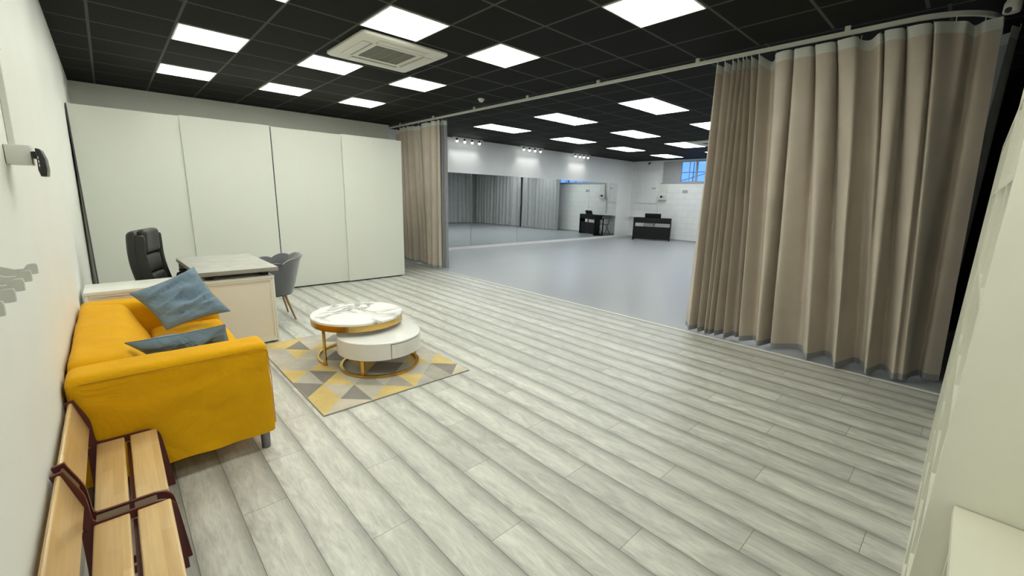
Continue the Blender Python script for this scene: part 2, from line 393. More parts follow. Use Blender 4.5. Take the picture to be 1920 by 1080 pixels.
# ------------------------------------------------------------------ camera
cam_d = bpy.data.cameras.new('camera'); cam = bpy.data.objects.new('camera', cam_d); C.objects.link(cam)
cam_d.sensor_width = 36; cam_d.lens = 36 * 797.435 / 1920; cam_d.clip_start = .02
right = Vector((0.73222979, -0.68062663, 0.02422658)); down = Vector((-0.12574225, -0.17006496, -0.97737751)); fwd = Vector((0.66934925, 0.71261862, -0.21011015))
cam.matrix_world = Matrix(((right.x, -down.x, -fwd.x, -0.069), (right.y, -down.y, -fwd.y, -5.3179), (right.z, -down.z, -fwd.z, 1.5093), (0, 0, 0, 1)))
bpy.context.scene.camera = cam

# ------------------------------------------------------------------ setting
XL, XRAIL, XFAR, YB, YM, YN = -.345, 4.74, 15.77, 4.0, 4.478, -5.82
# floor: laminate boards along Y, each board a quad with its own UVs
PW, PL, PX0 = .196, 1.333, .013
joints = {1: -3.2, 2: -2.818, 3: -2.402, 4: -3.242, 5: -2.761, 6: -3.616, 7: -3.168, 8: -4.024, 9: -3.527, 10: -4.378, 11: -3.888, 12: -4.73,
          13: -4.254, 14: -5.088, 15: -4.613, 16: -4.138, 17: -4.976, 18: -4.504, 19: -5.321, 20: -4.836, 21: -4.381, 22: -4.051, 23: -3.6, 0: -2.4, -1: -2.9, -2: -3.3}
bm = NB(); uvl = bm.loops.layers.uv.new('UVMap'); rl = bm.faces.layers.float.new('rnd')
for k in range(-2, 25):
    xa, xb = PX0 + k * PW, PX0 + (k + 1) * PW
    xa2, xb2 = max(xa, XL), min(xb, XRAIL)
    if xb2 <= xa2: continue
    y = joints.get(k, -3.0)
    while y > -6.0: y -= PL
    while y < YB + .1:
        ya, yb = max(y, YN - .05), min(y + PL, YB + .05)
        if yb > ya:
            f = bm.faces.new([bm.verts.new(p) for p in ((xa2, ya, 0), (xb2, ya, 0), (xb2, yb, 0), (xa2, yb, 0))])
            f[rl] = random.random()
            for l in f.loops: l[uvl].uv = (l.vert.co.y - y, l.vert.co.x - xa)
        y += PL
add_box(bm, XL - .1, XRAIL, YN - .05, YB + .05, -.1, -.004)
o = struct('floor_lobby', bm, PLANK)
bm = NB(); add_box(bm, XRAIL, XFAR + .1, -6.4, YM + .1, -.1, 0.0); struct('floor_studio', bm, VINYL)
bm = NB(); add_box(bm, XRAIL - .016, XRAIL + .018, YN, 2.2, 0, .006, 0, .002); struct('trim_1', bm, TRIMW)
bm = NB(); add_box(bm, -.6, XRAIL + .02, YN - .2, YB + .1, ROOM_H, ROOM_H + .1); struct('ceiling_lobby', bm, CEIL_A)
bm = NB(); add_box(bm, XRAIL + .02, XFAR + .2, -6.6, YM + .2, ROOM_H, ROOM_H + .1); struct('ceiling_studio', bm, CEIL_B)
# left wall leans out of plumb by 2 cm per metre
bm = NB(); add_prism(bm, [(XL, 0), (XL + .02 * ROOM_H, ROOM_H), (XL - .2, ROOM_H), (XL - .2, 0)], 1, YN - .1, YB + .1); struct('wall_left', bm, WALL)
bm = NB(); add_box(bm, XL - .1, XRAIL + .02, YB, YB + .6, 0, ROOM_H); struct('wall_back', bm, BACKWALL)
bm = NB(); add_box(bm, XRAIL + .02, XFAR + .1, YM + .022, YM + .3, 0, ROOM_H); struct('wall_mirror', bm, STUDIO_WALL)
bm = NB(); add_box(bm, XL - .1, 4.0, YN - .15, YN, 0, ROOM_H); struct('wall_near', bm, WALL)
bm = NB(); add_box(bm, 4.0, 7.6, YN - .15, YN, 0, ROOM_H); add_box(bm, 7.5, 7.6, YN, -5.305, 0, ROOM_H); struct('wall_right', bm, BLACKWALL)
bm = NB(); add_box(bm, 7.6, XFAR + .1, -5.72, -5.62, 0, ROOM_H); struct('wall_studio_near', bm, STUDIO_WALL)
bm = NB(); add_box(bm, XL + .008, XL + .035, YN, .9, 0, .09, 0, .004); struct('baseboard_left', bm, TRIMW)
bm = NB(); add_box(bm, 5.0, XFAR, YM + .004, YM + .022, 0, .082, 0, .004); struct('baseboard_mirror', bm, TRIMW)
# far wall with its high window opening (Y .55 .. 3.2, z 2.16 .. 2.97)
WY0, WY1, WZ0, WZ1 = .40, 3.20, 2.165, 2.97
bm = NB()
add_box(bm, XFAR, XFAR + .25, -5.72, WY0, 0, ROOM_H); add_box(bm, XFAR, XFAR + .25, WY1, YM + .2, 0, ROOM_H)
add_box(bm, XFAR, XFAR + .25, WY0, WY1, 0, WZ0); add_box(bm, XFAR, XFAR + .25, WY0, WY1, WZ1, ROOM_H)
struct('wall_far', bm, BLOCK)
bm = NB(); add_box(bm, XFAR - .05, XFAR, -5.6, YM + .02, 2.965, 3.008, 0, .004); struct('trim_2', bm, TRIMW)
bm = NB(); add_box(bm, XFAR - .018, XFAR, -5.6, 4.478, 0, .05, 0, .003); struct('baseboard_far', bm, BACKGREY)
bm = NB()
fx0, fx1 = XFAR + .05, XFAR + .10
mull = [WY0, 1.0, 1.05, 1.86, 1.92, 2.46, 2.53, WY1]
for y0, y1 in ((WY0, WY0 + .05), (1.0, 1.06), (1.87, 1.935), (2.47, 2.535), (WY1 - .05, WY1)): add_box(bm, fx0, fx1, y0, y1, WZ0, WZ1)
for z0, z1 in ((WZ0, WZ0 + .05), (WZ1 - .05, WZ1)): add_box(bm, fx0 + .001, fx1 - .001, WY0, WY1, z0, z1)
for y in (1.45, 2.17): add_box(bm, fx0 + .01, fx1 - .01, y - .011, y + .011, WZ0 + .05, WZ1 - .05)
win = struct('window_1', bm, BACKGREY)
for i, (y0, y1) in enumerate(((WY0 + .05, 1.0), (1.06, 1.44), (1.46, 1.87), (1.935, 2.16), (2.18, 2.47))):
    boxobj('pane', fx0 + .02, fx0 + .026, y0, y1, WZ0 + .05, WZ1 - .05, GLASS, win)
boxobj('blank_panel', fx0 + .01, fx0 + .03, 2.535, WY1 - .05, WZ0 + .05, WZ1 - .05, BACKGREY, win)
boxobj('window_sill', XFAR - .02, XFAR + .05, WY0 - .02, WY1 + .04, WZ0 - .03, WZ0, BACKGREY, win, .004)
bm = NB(); add_box(bm, XFAR + 1.6, XFAR + 1.65, -1.2, 4.5, -.1, 1.9)
for k in range(9):
    add_cyl(bm, (XFAR + 1.6, -1 + k * .62, 1.6), (XFAR + 1.6, -1 + k * .62, 3.2), .02, n=6)
add_cyl(bm, (XFAR + 1.6, -1.2, 2.7), (XFAR + 1.6, 4.5, 2.62), .015, n=6); add_cyl(bm, (XFAR + 1.6, 2.0, 2.65), (XFAR + 1.6, 3.6, 2.2), .015, n=6)
tag(obj('garden_fence', bm, BACKGREY), 'thin grey bars and wires seen outside through the high blue window', 'fence')

# ------------------------------------------------------------------ ceiling lights
def panel_light(label, x0, y0, s, m, group):
    t = thing('ceiling_light', label, 'ceiling light', (x0 + s / 2, y0 + s / 2, ROOM_H), 0, group)
    bm = NB(); e = .008
    for a in ((x0 + e, x0 + s - e, y0 + e, y0 + e + .012), (x0 + e, x0 + s - e, y0 + s - e - .012, y0 + s - e), (x0 + e, x0 + e + .012, y0 + e + .012, y0 + s - e - .012), (x0 + s - e - .012, x0 + s - e, y0 + e + .012, y0 + s - e - .012)):
        add_box(bm, *a, ROOM_H - .009, ROOM_H - .001)
    obj('frame', bm, TRIMW, t)
    q = e + .0125
    boxobj('diffuser', x0 + q, x0 + s - q, y0 + q, y0 + s - q, ROOM_H - .007, ROOM_H - .002, m, t)
LOB = {(1, 0): 'bright ceiling light of the row by the left wall, left of the air conditioner', (1, 3): 'smaller bright ceiling light above the left end of the white wardrobes',
       (3, -3): 'big bright ceiling light touching the upper side of the square air conditioner', (3, 0): 'bright ceiling light partly overlapped by the left tip of the air conditioner',
       (3, 3): 'bright ceiling light directly behind the left one by the air conditioner, over wardrobe middle', (5, -6): 'largest bright ceiling light, cut off by the top edge of the photo',
       (5, -3): 'bright diamond ceiling light to the right of the air conditioner', (5, 0): 'bright ceiling light just past the far right tip of the air conditioner',
       (5, 3): 'small bright ceiling light above the wardrobes nearest the curtain track end',
       (1, -3): 'ceiling light above the yellow sofa, just outside the top of view', (1, -6): 'ceiling light over the wooden benches, behind the camera view', (3, -6): 'ceiling light over the open floor before the shelves, out of view',
       (1, -9): 'unseen ceiling light added above the camera to brighten the shelves and curtain'}  # last entry is an unseen lamp added to lift the shelf side and right curtain
for (i, j), lb in LOB.items(): panel_light(lb, i * .6, j * .6, .6, PANEL_L, 'lobby ceiling lights')
ordn = ['first', 'second', 'third', 'fourth']
for jr, (y0, rowname) in enumerate(((1.985, 'by the mirrors'), (.12, 'along the studio middle'), (-1.75, 'mostly behind the right curtain'))):
    for p_, x0 in enumerate((6.06, 8.58, 11.10, 13.66)):
        for h in (0, 1):
            panel_light('studio light, %s half of %s pair from the track, row %s' % (('near', 'far')[h], ordn[p_], rowname), x0 + h * .628, y0, .628, PANEL_S, 'studio ceiling lights')

# air conditioner cassettes
def cassette(x, y, label, s=.965, rot=0):
    t = thing('air_conditioner', label, 'air conditioner', (x, y, ROOM_H), 0)
    z1 = ROOM_H - .004; z0 = ROOM_H - .036; h = s / 2
    bm = NB()
    o_ = [(x - h, y - h), (x + h, y - h), (x + h, y + h), (x - h, y + h)]
    def ring(a, z, r):
        pts = []
        for cx, cy, a0 in ((1, 1, 0), (-1, 1, 90), (-1, -1, 180), (1, -1, 270)):
            for k in range(5):
                an = math.radians(a0 + 90 * k / 4); pts.append(bm.verts.new((x + cx * (a - r) + r * math.cos(an), y + cy * (a - r) + r * math.sin(an), z)))
        return pts
    R = [ring(h, z1, .05), ring(h, z0 + .014, .05), ring(h - .02, z0, .04), ring(h - .25 + .0, z0, .012), ring(h - .255, z0 + .012, .012)]
    for A, B in zip(R, R[1:]):
        for k in range(20): bm.faces.new((A[k], A[(k + 1) % 20], B[(k + 1) % 20], B[k]))
    bm.faces.new(R[0]); obj('housing', bm, ACW, t)
    gh = h - .256
    bm = NB(); add_box(bm, x - gh, x + gh, y - gh, y + gh, z0 + .004, z0 + .011); n = 26
    for k in range(n + 1):
        yy = y - gh + 2 * gh * k / n; add_box(bm, x - gh, x + gh, yy - .003, yy + .003, z0 + .001, z0 + .004)
    for k in range(1, 4):
        xx = x - gh + 2 * gh * k / 4; add_box(bm, xx - .004, xx + .004, y - gh, y + gh, z0, z0 + .004)
    obj('grille', bm, ACG, t)
    for ax, sg in ((0, 1), (0, -1), (1, 1), (1, -1)):
        bm = NB(); a, b = h - .175, h - .085; l = .27
        if ax == 0: add_box(bm, x + min(sg * a, sg * b), x + max(sg * a, sg * b), y - l, y + l, z0 - .006, z0 - .001, 0, .002)
        else: add_box(bm, x - l, x + l, y + min(sg * a, sg * b), y + max(sg * a, sg * b), z0 - .006, z0 - .001, 0, .002)
        obj('flap', bm, ACW, t)
        bm = NB(); c_ = h - .19
        if ax == 0: add_box(bm, x + sg * c_ - .005, x + sg * c_ + .005, y - l, y + l, z0 - .002, z0 - .0005)
        else: add_box(bm, x - l, x + l, y + sg * c_ - .005, y + sg * c_ + .005, z0 - .002, z0 - .0005)
        obj('air_slot', bm, ACG, t)
cassette(2.355, -.66, 'square white ceiling air conditioner between bright light panels near the wardrobes')
cassette(11.55, -.40, 'white ceiling air conditioner far off in the studio, half behind the right curtain')

t = thing('smoke_detector', 'small white smoke detector on black ceiling left of the curtain track', 'smoke detector', (4.44, .30, ROOM_H))
bm = NB(); add_lathe(bm, [(0, ROOM_H - .002), (.052, ROOM_H - .002), (.052, ROOM_H - .022), (.044, ROOM_H - .026), (0, ROOM_H - .026)], 24, (4.44, .30)); obj('base', bm, PLASTIC, t)
bm = NB(); add_lathe(bm, [(.036, ROOM_H - .0265), (.036, ROOM_H - .042), (.026, ROOM_H - .052), (0, ROOM_H - .052)], 24, (4.44, .30)); obj('sensor_head', bm, PLASTIC, t)

# security camera above the shelves
cx, cy = 4.935, -5.245
t = thing('security_camera', 'white turret security camera on black ceiling beyond the curtain bend', 'security camera', (cx, cy, ROOM_H))
bm = NB(); add_lathe(bm, [(0, 3.006), (.038, 3.006), (.038, 2.99), (0, 2.99)], 24, (cx, cy)); obj('base', bm, PLASTIC, t)
bm = NB(); add_lathe(bm, [(0, 2.9895), (.042, 2.9895), (.047, 2.975), (.047, 2.918), (.042, 2.91), (0, 2.91)], 28, (cx, cy)); obj('body', bm, PLASTIC, t)
bm = NB(); d = Vector((-.75, -.05, -.35)).normalized(); p = Vector((cx, cy, 2.95)); add_cyl(bm, p + d * .042 + Vector((0, .02, -.01)), p + d * .054 + Vector((0, .02, -.01)), .02, .017, 20); obj('lens', bm, GLOSSBLK, t)

# spot bars above the mirrors
for bidx, xs in enumerate(((6.845, 7.095, 7.345, 7.595), (9.31, 9.55, 9.79, 10.035), (11.77, 12.01, 12.235, 12.465))):
    t = tag(boxobj('spotlight_bar', xs[0] - .12, xs[3] + .12, 4.275, 4.325, 2.985, 3.007, PLASTIC), 'white spotlight track above the mirrors, %s from the left curtain' % ordn[bidx], 'spotlight track', 'spotlight tracks')
    for k, x in enumerate(xs):
        s = thing('spotlight', '%s lit round spotlight from the left on the %s track above the mirrors' % (ordn[k], ordn[bidx]), 'spotlight', (x, 4.30, 2.984), 0, 'spotlights above the mirrors')
        bm = NB(); add_cyl(bm, (x, 4.30, 2.984), (x, 4.30, 2.945), .012, n=10); obj('stem', bm, SHADOWBLK, s)
        bm = NB(); a = Vector((x, 4.30, 2.95)); d = Vector((-.10, -.30, -.95)).normalized()
        add_cyl(bm, a - d * .02, a + d * .04, .022, .034, 16); obj('lamp_head', bm, SHADOWBLK, s)
        bm = NB(); c_ = a + d * .05
        bmesh.ops.create_uvsphere(bm, u_segments=16, v_segments=8, radius=.031, matrix=Matrix.Translation(c_)); obj('lamp_face', bm, BULB, s)
        if True:
            ld = bpy.data.lights.new('spot_beam', 'SPOT'); ld.energy = 2.6; ld.spot_size = math.radians(95); ld.spot_blend = 1.0; ld.shadow_soft_size = .03; ld.color = (1, .98, .95)
            lo = bpy.data.objects.new('spot_beam', ld); C.objects.link(lo); lo.location = (x, 4.29, 2.858)
            lo.rotation_euler = Vector((0, .25, -.97)).to_track_quat('-Z', 'Y').to_euler()

# ------------------------------------------------------------------ mirrors
seams = [5.64, 7.458, 9.277, 11.095, 12.91, 14.715]
for k in range(5):
    tag(boxobj('wall_mirror_panel', seams[k] + .005, seams[k + 1] - .005, YM, YM + .006, .085, 2.107, MIRROR), ['frameless wall mirror beside the left curtain, first of the mirror row', 'frameless wall mirror second from the left curtain', 'frameless wall mirror in the middle of the mirror row', 'frameless wall mirror second from the far end of the row', 'frameless wall mirror at the far end, reflecting the black piano'][k], 'mirror', 'mirrors along the studio wall')

# ------------------------------------------------------------------ curtains
def catmull(pts, n):
    out = []
    for i in range(len(pts) - 1):
        p0 = pts[max(0, i - 1)]; p1 = pts[i]; p2 = pts[i + 1]; p3 = pts[min(len(pts) - 1, i + 2)]
        for k in range(n):
            t = k / n
            out.append([.5 * ((2 * b) + (-a + c) * t + (2 * a - 5 * b + 4 * c - d) * t * t + (-a + 3 * b - 3 * c + d) * t ** 3) for a, b, c, d in zip(p0, p1, p2, p3)])
    out.append(list(pts[-1])); return out
def cloth(rows, thick, m_front, m_back):
    """rows: list of rows of Vectors. two skins with a rim, material 0 in front, 1 behind"""
    bm = NB(); nr, nc = len(rows), len(rows[0])
    F = [[bm.verts.new(p) for p in r] for r in rows]
    B = []
    for r in rows:
        line = []
        for j, p in enumerate(r):
            d = r[min(nc - 1, j + 1)] - r[max(0, j - 1)]; n = Vector((d.y, -d.x, 0))
            n = n.normalized() if n.length > 1e-9 else Vector((1, 0, 0))
            line.append(bm.verts.new(p + n * -thick))
        B.append(line)
    for i in range(nr - 1):
        for j in range(nc - 1):
            bm.faces.new((F[i][j], F[i + 1][j], F[i + 1][j + 1], F[i][j + 1])).material_index = 0
            bm.faces.new((B[i][j], B[i][j + 1], B[i + 1][j + 1], B[i + 1][j])).material_index = 1
    for i in range(nr - 1):
        for j in (0, nc - 1): bm.faces.new((F[i][j], F[i + 1][j], B[i + 1][j], B[i][j])).material_index = 1
    for j in range(nc - 1):
        for i in (0, nr - 1): bm.faces.new((F[i][j], F[i][j + 1], B[i][j + 1], B[i][j])).material_index = 1
    return bm
def curtain(name, label, top, bot, ztop, zbot, hooks, group, mf, mb, tape=.082, nsub=6, nz=26, hem=.055, sway=0.012, rail_z=2.935, seed=1):
    """top/bot: matching control points (y, x) in plan seen along the track; the first is on the left of the viewer"""
    T = catmull([(a[0], a[1], a[2] if len(a) > 2 else 0) for a in top], nsub); Bt = catmull([(a[0], a[1], a[2] if len(a) > 2 else 0) for a in bot], nsub)
    def row(z, zf):
        r = []
        for j, (a, b) in enumerate(zip(T, Bt)):
            t = (ztop - z) / (ztop - zbot); w = t ** .85
            y = a[0] + (b[0] - a[0]) * w; x = a[1] + (b[1] - a[1]) * w
            x += sway * math.sin(PI * t) * noise.noise(Vector((y * 4 + seed * 7, z * 1.3, seed)))
            zz = z - .55 * a[2] * (1 - t) + b[2] * t
            r.append(Vector((x, y, zz)))
        return r
    base = Vector((sum(a[1] for a in top) / len(top), sum(a[0] for a in top) / len(top), 0))
    t = thing(name, label, 'curtain', tuple(base), 0, group)
    zs = [ztop - tape - (ztop - tape - zbot - hem) * k / nz for k in range(nz + 1)]
    obj('drape', cloth([row(z, 0) for z in zs], .004, 0, 1), [mf, mb], t, recalc=False, angle=60)
    obj('header_tape', cloth([row(ztop - tape * k / 2 - .0002 * k, 0) for k in range(3)], .004, 0, 1), [TAPE, TAPE], t, recalc=False, angle=60)
    obj('hem', cloth([row(zbot + hem * (1 - k / 2) - .0002, 0) for k in range(3)], .005, 0, 1), [mb, mb], t, recalc=False, angle=60)
    for j in hooks:
        a = catmull([(q[0], q[1], q[2] if len(q) > 2 else 0) for q in top], 1)[j]
        bm = NB(); z = ztop - .55 * a[2]
        add_tube(bm, [(a[1] + .004, a[0], z - .02), (a[1] + .004, a[0], z + .012), (a[1] + .006, a[0], rail_z)], .003, 6); obj('hook', bm, PLASTIC, t)
    return t
# right curtain (taupe, outer face towards the lobby)
RC = [(-3.205, 4.80, -3.125, 4.915, .03), (-3.220, 4.775, -3.17, 4.87, .03), (-3.24, 4.715, -3.253, 4.735, .02), (-3.275, 4.85, -3.30, 4.85, .03), (-3.31, 4.72, -3.352, 4.735, 0), (-3.35, 4.85, -3.39, 4.84, .03), (-3.386, 4.72, -3.43, 4.74, 0),
      (-3.41, 4.85, -3.455, 4.81, .03), (-3.435, 4.72, -3.475, 4.75, 0), (-3.458, 4.85, -3.502, 4.84, .03), (-3.48, 4.73, -3.535, 4.76, 0), (-3.50, 4.85, -3.585, 4.88, .03), (-3.514, 4.72, -3.64, 4.75, 0), (-3.537, 4.85, -3.675, 4.87, .03),
      (-3.56, 4.72, -3.715, 4.84, 0), (-3.60, 4.86, -3.745, 4.89, .03), (-3.632, 4.71, -3.79, 4.79, 0), (-3.69, 4.86, -3.885, 4.88, .06), (-3.735, 4.80, -3.93, 4.83, .05), (-3.775, 4.735, -3.965, 4.77, .02),
      (-3.88, 4.735, -4.00, 4.80, .0), (-3.905, 4.785, -4.05, 4.93, 0), (-3.925, 4.74, -4.10, 4.81, .01), (-4.045, 4.735, -4.24, 4.90, .01), (-4.066, 4.79, -4.33, 4.93, 0), (-4.088, 4.74, -4.42, 4.74, .01), (-4.21, 4.735, -4.455, 4.79, .01),
      (-4.23, 4.79, -4.53, 4.93, 0), (-4.25, 4.74, -4.60, 4.86, .01), (-4.372, 4.735, -4.66, 4.675, 0), (-4.392, 4.80, -4.705, 4.78, .01), (-4.46, 4.835, -4.76, 4.92, .045), (-4.525, 4.755, -4.82, 4.87, .01), (-4.545, 4.80, -4.85, 4.83, 0),
      (-4.565, 4.74, -4.875, 4.745, 0), (-4.665, 4.735, -4.90, 4.72, .01), (-4.685, 4.79, -4.955, 4.90, 0), (-4.705, 4.74, -5.01, 4.86, .01), (-4.82, 4.745, -5.06, 4.765, .01), (-4.84, 4.80, -5.10, 4.80, 0), (-4.86, 4.755, -5.125, 4.79, .01),
      (-4.965, 4.795, -5.15, 4.84, .01), (-5.03, 4.86, -5.17, 4.96, .03), (-5.07, 4.97, -5.215, 5.06, .05), (-5.12, 4.93, -5.25, 4.99, .03), (-5.21, 4.965, -5.345, 5.03, 0)]
RC = [(a[0], a[1] + (.045 if 4.78 <= a[1] <= 4.81 else .03 if 4.84 < a[1] < 4.9 and a[0] > -4.9 else 0), a[2], a[3] + (.06 if a[3] > 4.82 and a[2] > -5.02 and a[2] < -3.27 else 0), a[4]) for a in RC]
curtain('curtain', 'wide taupe curtain with pale header tape, pulled across the right of the opening', [(a[0], a[1], a[4]) for a in RC], [(a[2], a[3]) for a in RC], 2.905, .028,
        [2, 4, 6, 8, 10, 12, 14, 16, 21, 24, 27, 30, 33, 36, 39, 41, 44], None, TAUPE, LINING)
LC = [(3.93, 4.83, 3.80, 4.84, .02), (3.82, 4.80, 3.66, 4.80, .02), (3.74, 4.86, 3.55, 4.88, .03), (3.66, 4.79, 3.49, 4.80, .02), (3.56, 4.80, 3.42, 4.86, .03), (3.47, 4.73, 3.34, 4.76, 0), (3.40, 4.79, 3.26, 4.86, .03), (3.33, 4.73, 3.20, 4.74, 0), (3.24, 4.80, 3.10, 4.86, .03),
      (3.18, 4.74, 2.99, 4.73, 0), (3.04, 4.80, 2.88, 4.88, .01), (2.98, 4.76, 2.76, 4.78, .02), (2.86, 4.77, 2.68, 4.84, .05), (2.72, 4.75, 2.58, 4.75, .06), (2.68, 4.82, 2.51, 4.88, .05), (2.60, 4.74, 2.39, 4.71, .03), (2.40, 4.74, 2.30, 4.74, .01), (2.28, 4.80, 2.24, 4.84, .01),
      (2.22, 4.73, 2.17, 4.69, 0), (2.10, 4.74, 2.11, 4.74, .01), (2.05, 4.80, 2.08, 4.83, .02), (2.00, 4.735, 2.02, 4.74, 0), (1.95, 4.75, 1.965, 4.78, .01)]
LC = [(a[0], a[1] + (.05 if a[1] >= 4.79 else 0), a[2], a[3] + (.06 if a[3] > 4.82 else 0), a[4]) for a in LC]
curtain('curtain', 'narrow taupe curtain gathered at the far end of the track beside the wardrobes', [(a[0], a[1], a[4]) for a in LC], [(a[2], a[3]) for a in LC], 2.905, .03, [1, 3, 5, 7, 9, 11, 13, 16, 18, 21], None, TAUPE, LINING, seed=3)
def folds(path, n, amp, seed, spread=1.0):
    """plan of an evenly gathered curtain along a polyline of (y, x)"""
    rnd = random.Random(seed); seg = []
    P_ = [Vector((a[0], a[1])) for a in path]; L = [0]
    for a, b in zip(P_, P_[1:]): L.append(L[-1] + (b - a).length)
    def at(s):
        for i in range(len(P_) - 1):
            if s <= L[i + 1] + 1e-9:
                d = P_[i + 1] - P_[i]; q = P_[i] + d * ((s - L[i]) / (L[i + 1] - L[i])); return q, Vector((-d.y, d.x)).normalized()
        return P_[-1], Vector((0, 0))
    top, bot = [], []
    for k in range(n + 1):
        s = L[-1] * min(1, max(0, (k + rnd.uniform(-.3, .3) * (0 < k < n)) / n)); q, nn = at(s); sg = 1 if k % 2 else -1
        a = q + nn * amp * sg * rnd.uniform(.5, 1); b = q + nn * amp * 1.5 * sg * rnd.uniform(.4, 1.2)
        top.append((a.x, a.y, rnd.uniform(0, .02))); bot.append((b.x, b.y))
    return top, bot
tp, bt = folds([(1.985, 4.80), (1.945, 4.82), (1.915, 4.89), (2.0, 4.94)], 7, .018, 5)
curtain('curtain_lining', 'grey lining curtain showing at the right edge of the narrow taupe curtain', tp, bt, 2.91, .032, [1, 4], None, LINING, LINING, nz=14)
# studio curtains: along the near side, then along the far wall
tp, bt = folds([(-5.30, 5.22), (-5.24, 5.5), (-5.215, 14.95)], 76, .045, 11)
curtain('curtain', 'long grey curtain along the near side of the studio, seen only in the mirrors', tp, bt, 2.90, .02, range(1, 76, 4), 'grey studio curtains', STUDIOCURT, STUDIOCURT, nsub=4, nz=12)
tp, bt = folds([(-5.08, 15.28), (-1.55, 15.28)], 28, .075, 12)
curtain('curtain', 'grey curtain on the far wall, left of the dark gap in the mirror', tp, bt, 2.90, .02, range(1, 28, 3), 'grey studio curtains', STUDIOCURT, STUDIOCURT, nsub=4, nz=12)
tp, bt = folds([(-1.38, 15.28), (1.02, 15.28)], 20, .075, 13)
curtain('curtain', 'grey curtain on the far wall between the dark gap and the piano', tp, bt, 2.90, .02, range(1, 20, 3), 'grey studio curtains', STUDIOCURT, STUDIOCURT, nsub=4, nz=12)
# track
path = [(4.772, YB - .005, 2.953)] + [(4.772, y, 2.953) for y in (2, 0, -2, -4)] + [(5.272 - .5 * math.cos(a), -4.70 - .5 * math.sin(a), 2.953) for a in [PI / 2 * k / 12 for k in range(13)]] + [(x, -5.20, 2.953) for x in (6, 9, 12, 14.8)] + [(14.8 + .48 * math.sin(a), -4.72 - .48 * math.cos(a), 2.953) for a in [PI / 2 * k / 8 for k in range(1, 9)]] + [(15.28, y, 2.953) for y in (-3, -1, 1.2)]
t = thing('curtain_track', 'cream curtain track bending across the black ceiling from wardrobes to shelves', 'curtain track', (4.772, 0, 2.93))
bm = NB(); add_bar(bm, path, .034, .026, (0, 0, 1)); obj('track_rail', bm, RAILM, t)
for y in (3.5, 2.2, .9, -.4, -1.7, -3.0, -4.3):
    boxobj('ceiling_bracket', 4.76, 4.784, y - .02, y + .02, 2.9705, 3.009, RAILM, t)

# ------------------------------------------------------------------ wardrobes (two sliding-door units)
def wardrobe(x0, x1, label, front_left, ew):
    t = thing('wardrobe', label, 'wardrobe', ((x0 + x1) / 2, 2.15, 0), 0, 'sliding door wardrobes')
    xm = (x0 + x1) / 2; zt = 2.425
    bm = NB(); add_box(bm, x0 + .012, x0 + .03, 1.90, 2.46, .0, zt - .01); add_box(bm, x1 - .03, x1 - .012, 1.90, 2.46, 0, zt - .01)
    add_box(bm, x0 + .03, x1 - .03, 1.90, 2.46, zt - .03, zt - .01); add_box(bm, x0 + .03, x1 - .03, 2.44, 2.46, .06, zt - .03); add_box(bm, x0 + .03, x1 - .03, 1.90, 2.44, .04, .06)
    obj('carcass', bm, WHITE, t)
    boxobj('plinth', x0 + .02, x1 - .02, 1.885, 1.899, .0, .039, SHADOWBLK, t)
    boxobj('top_rail', x0 + .01, x1 - .01, 1.866, 1.899, zt - .028, zt - .012, DARKALU, t)
    for k, (a, b) in enumerate(((x0, xm + .012), (xm - .012, x1))):
        fr = (k == 0) == front_left; y0 = 1.830 if fr else 1.853; z1 = zt if fr else zt - .008
        bm = NB()
        mid = a + (b - a) * (.5)
        e0 = ew[k]
        add_box(bm, a + e0 + .0002, b - .004, y0, y0 + .012, .022, z1, 0, .0015)
        d = obj('door', bm, GLOSSW, t)
        boxobj('panel_joint', mid - .0012, mid + .0012, y0 - .0006, y0 + .002, .03, z1 - .01, GLOSSW, d)
        boxobj('edge_profile', a, a + e0, y0 - .002, y0 + .014, .022, z1, DARKALU if e0 > .005 else TRIMW, d)
        boxobj('edge_profile', b - .0038, b, y0 - .001, y0 + .014, .022, z1, TRIMW, d)
    return t
wardrobe(-.292, 1.765, 'left white sliding wardrobe, behind the black office chair', False, (.013, .005))
wardrobe(1.775, 3.858, 'right white sliding wardrobe, next to the narrow taupe curtain', False, (.009, .003))
# dark edge of the left wardrobe's first door is wider
# ------------------------------------------------------------------ desk and sideboard
SB_X0, SB_X1, SB_Y0, SB_Y1, SB_Z = -.305, 1.045, -.675, -.265, .688
t = thing('sideboard', 'low white sideboard with cream back panel behind the yellow sofa', 'sideboard', (.37, -.45, 0))
bm = NB(); add_box(bm, SB_X0, SB_X1, SB_Y0, SB_Y1, SB_Z - .028, SB_Z, 0, .003); obj('top_panel', bm, WHITE, t)
for x in (SB_X0 + .002, SB_X1 - .022): boxobj('side_panel', x, x + .02, SB_Y0 + .002, SB_Y1 - .002, .012, SB_Z - .0285, WHITE, t, .002)
boxobj('bottom_panel', SB_X0 + .0225, SB_X1 - .0225, SB_Y0 + .002, SB_Y1 - .002, .02, .045, WHITE, t)
boxobj('back_panel', SB_X0 + .0225, SB_X1 - .0225, SB_Y0 + .014, SB_Y0 + .024, .0455, SB_Z - .0285, CREAM, t)
bm = NB()
for a in ((SB_X0 + .03, SB_X1 - .03, .0455, .062), (SB_X0 + .03, SB_X1 - .03, SB_Z - .045, SB_Z - .029)): add_box(bm, a[0], a[1], SB_Y0 + .004, SB_Y0 + .0135, a[2], a[3])
add_box(bm, SB_X1 - .039, SB_X1 - .023, SB_Y0 + .004, SB_Y0 + .0135, .062, SB_Z - .045); add_box(bm, SB_X0 + .023, SB_X0 + .039, SB_Y0 + .004, SB_Y0 + .0135, .062, SB_Z - .045)
obj('panel_moulding', bm, CREAM, t)
for x in (.15, .60): boxobj('divider', x - .009, x + .009, SB_Y0 + .03, SB_Y1 - .01, .046, SB_Z - .029, WHITE, t)
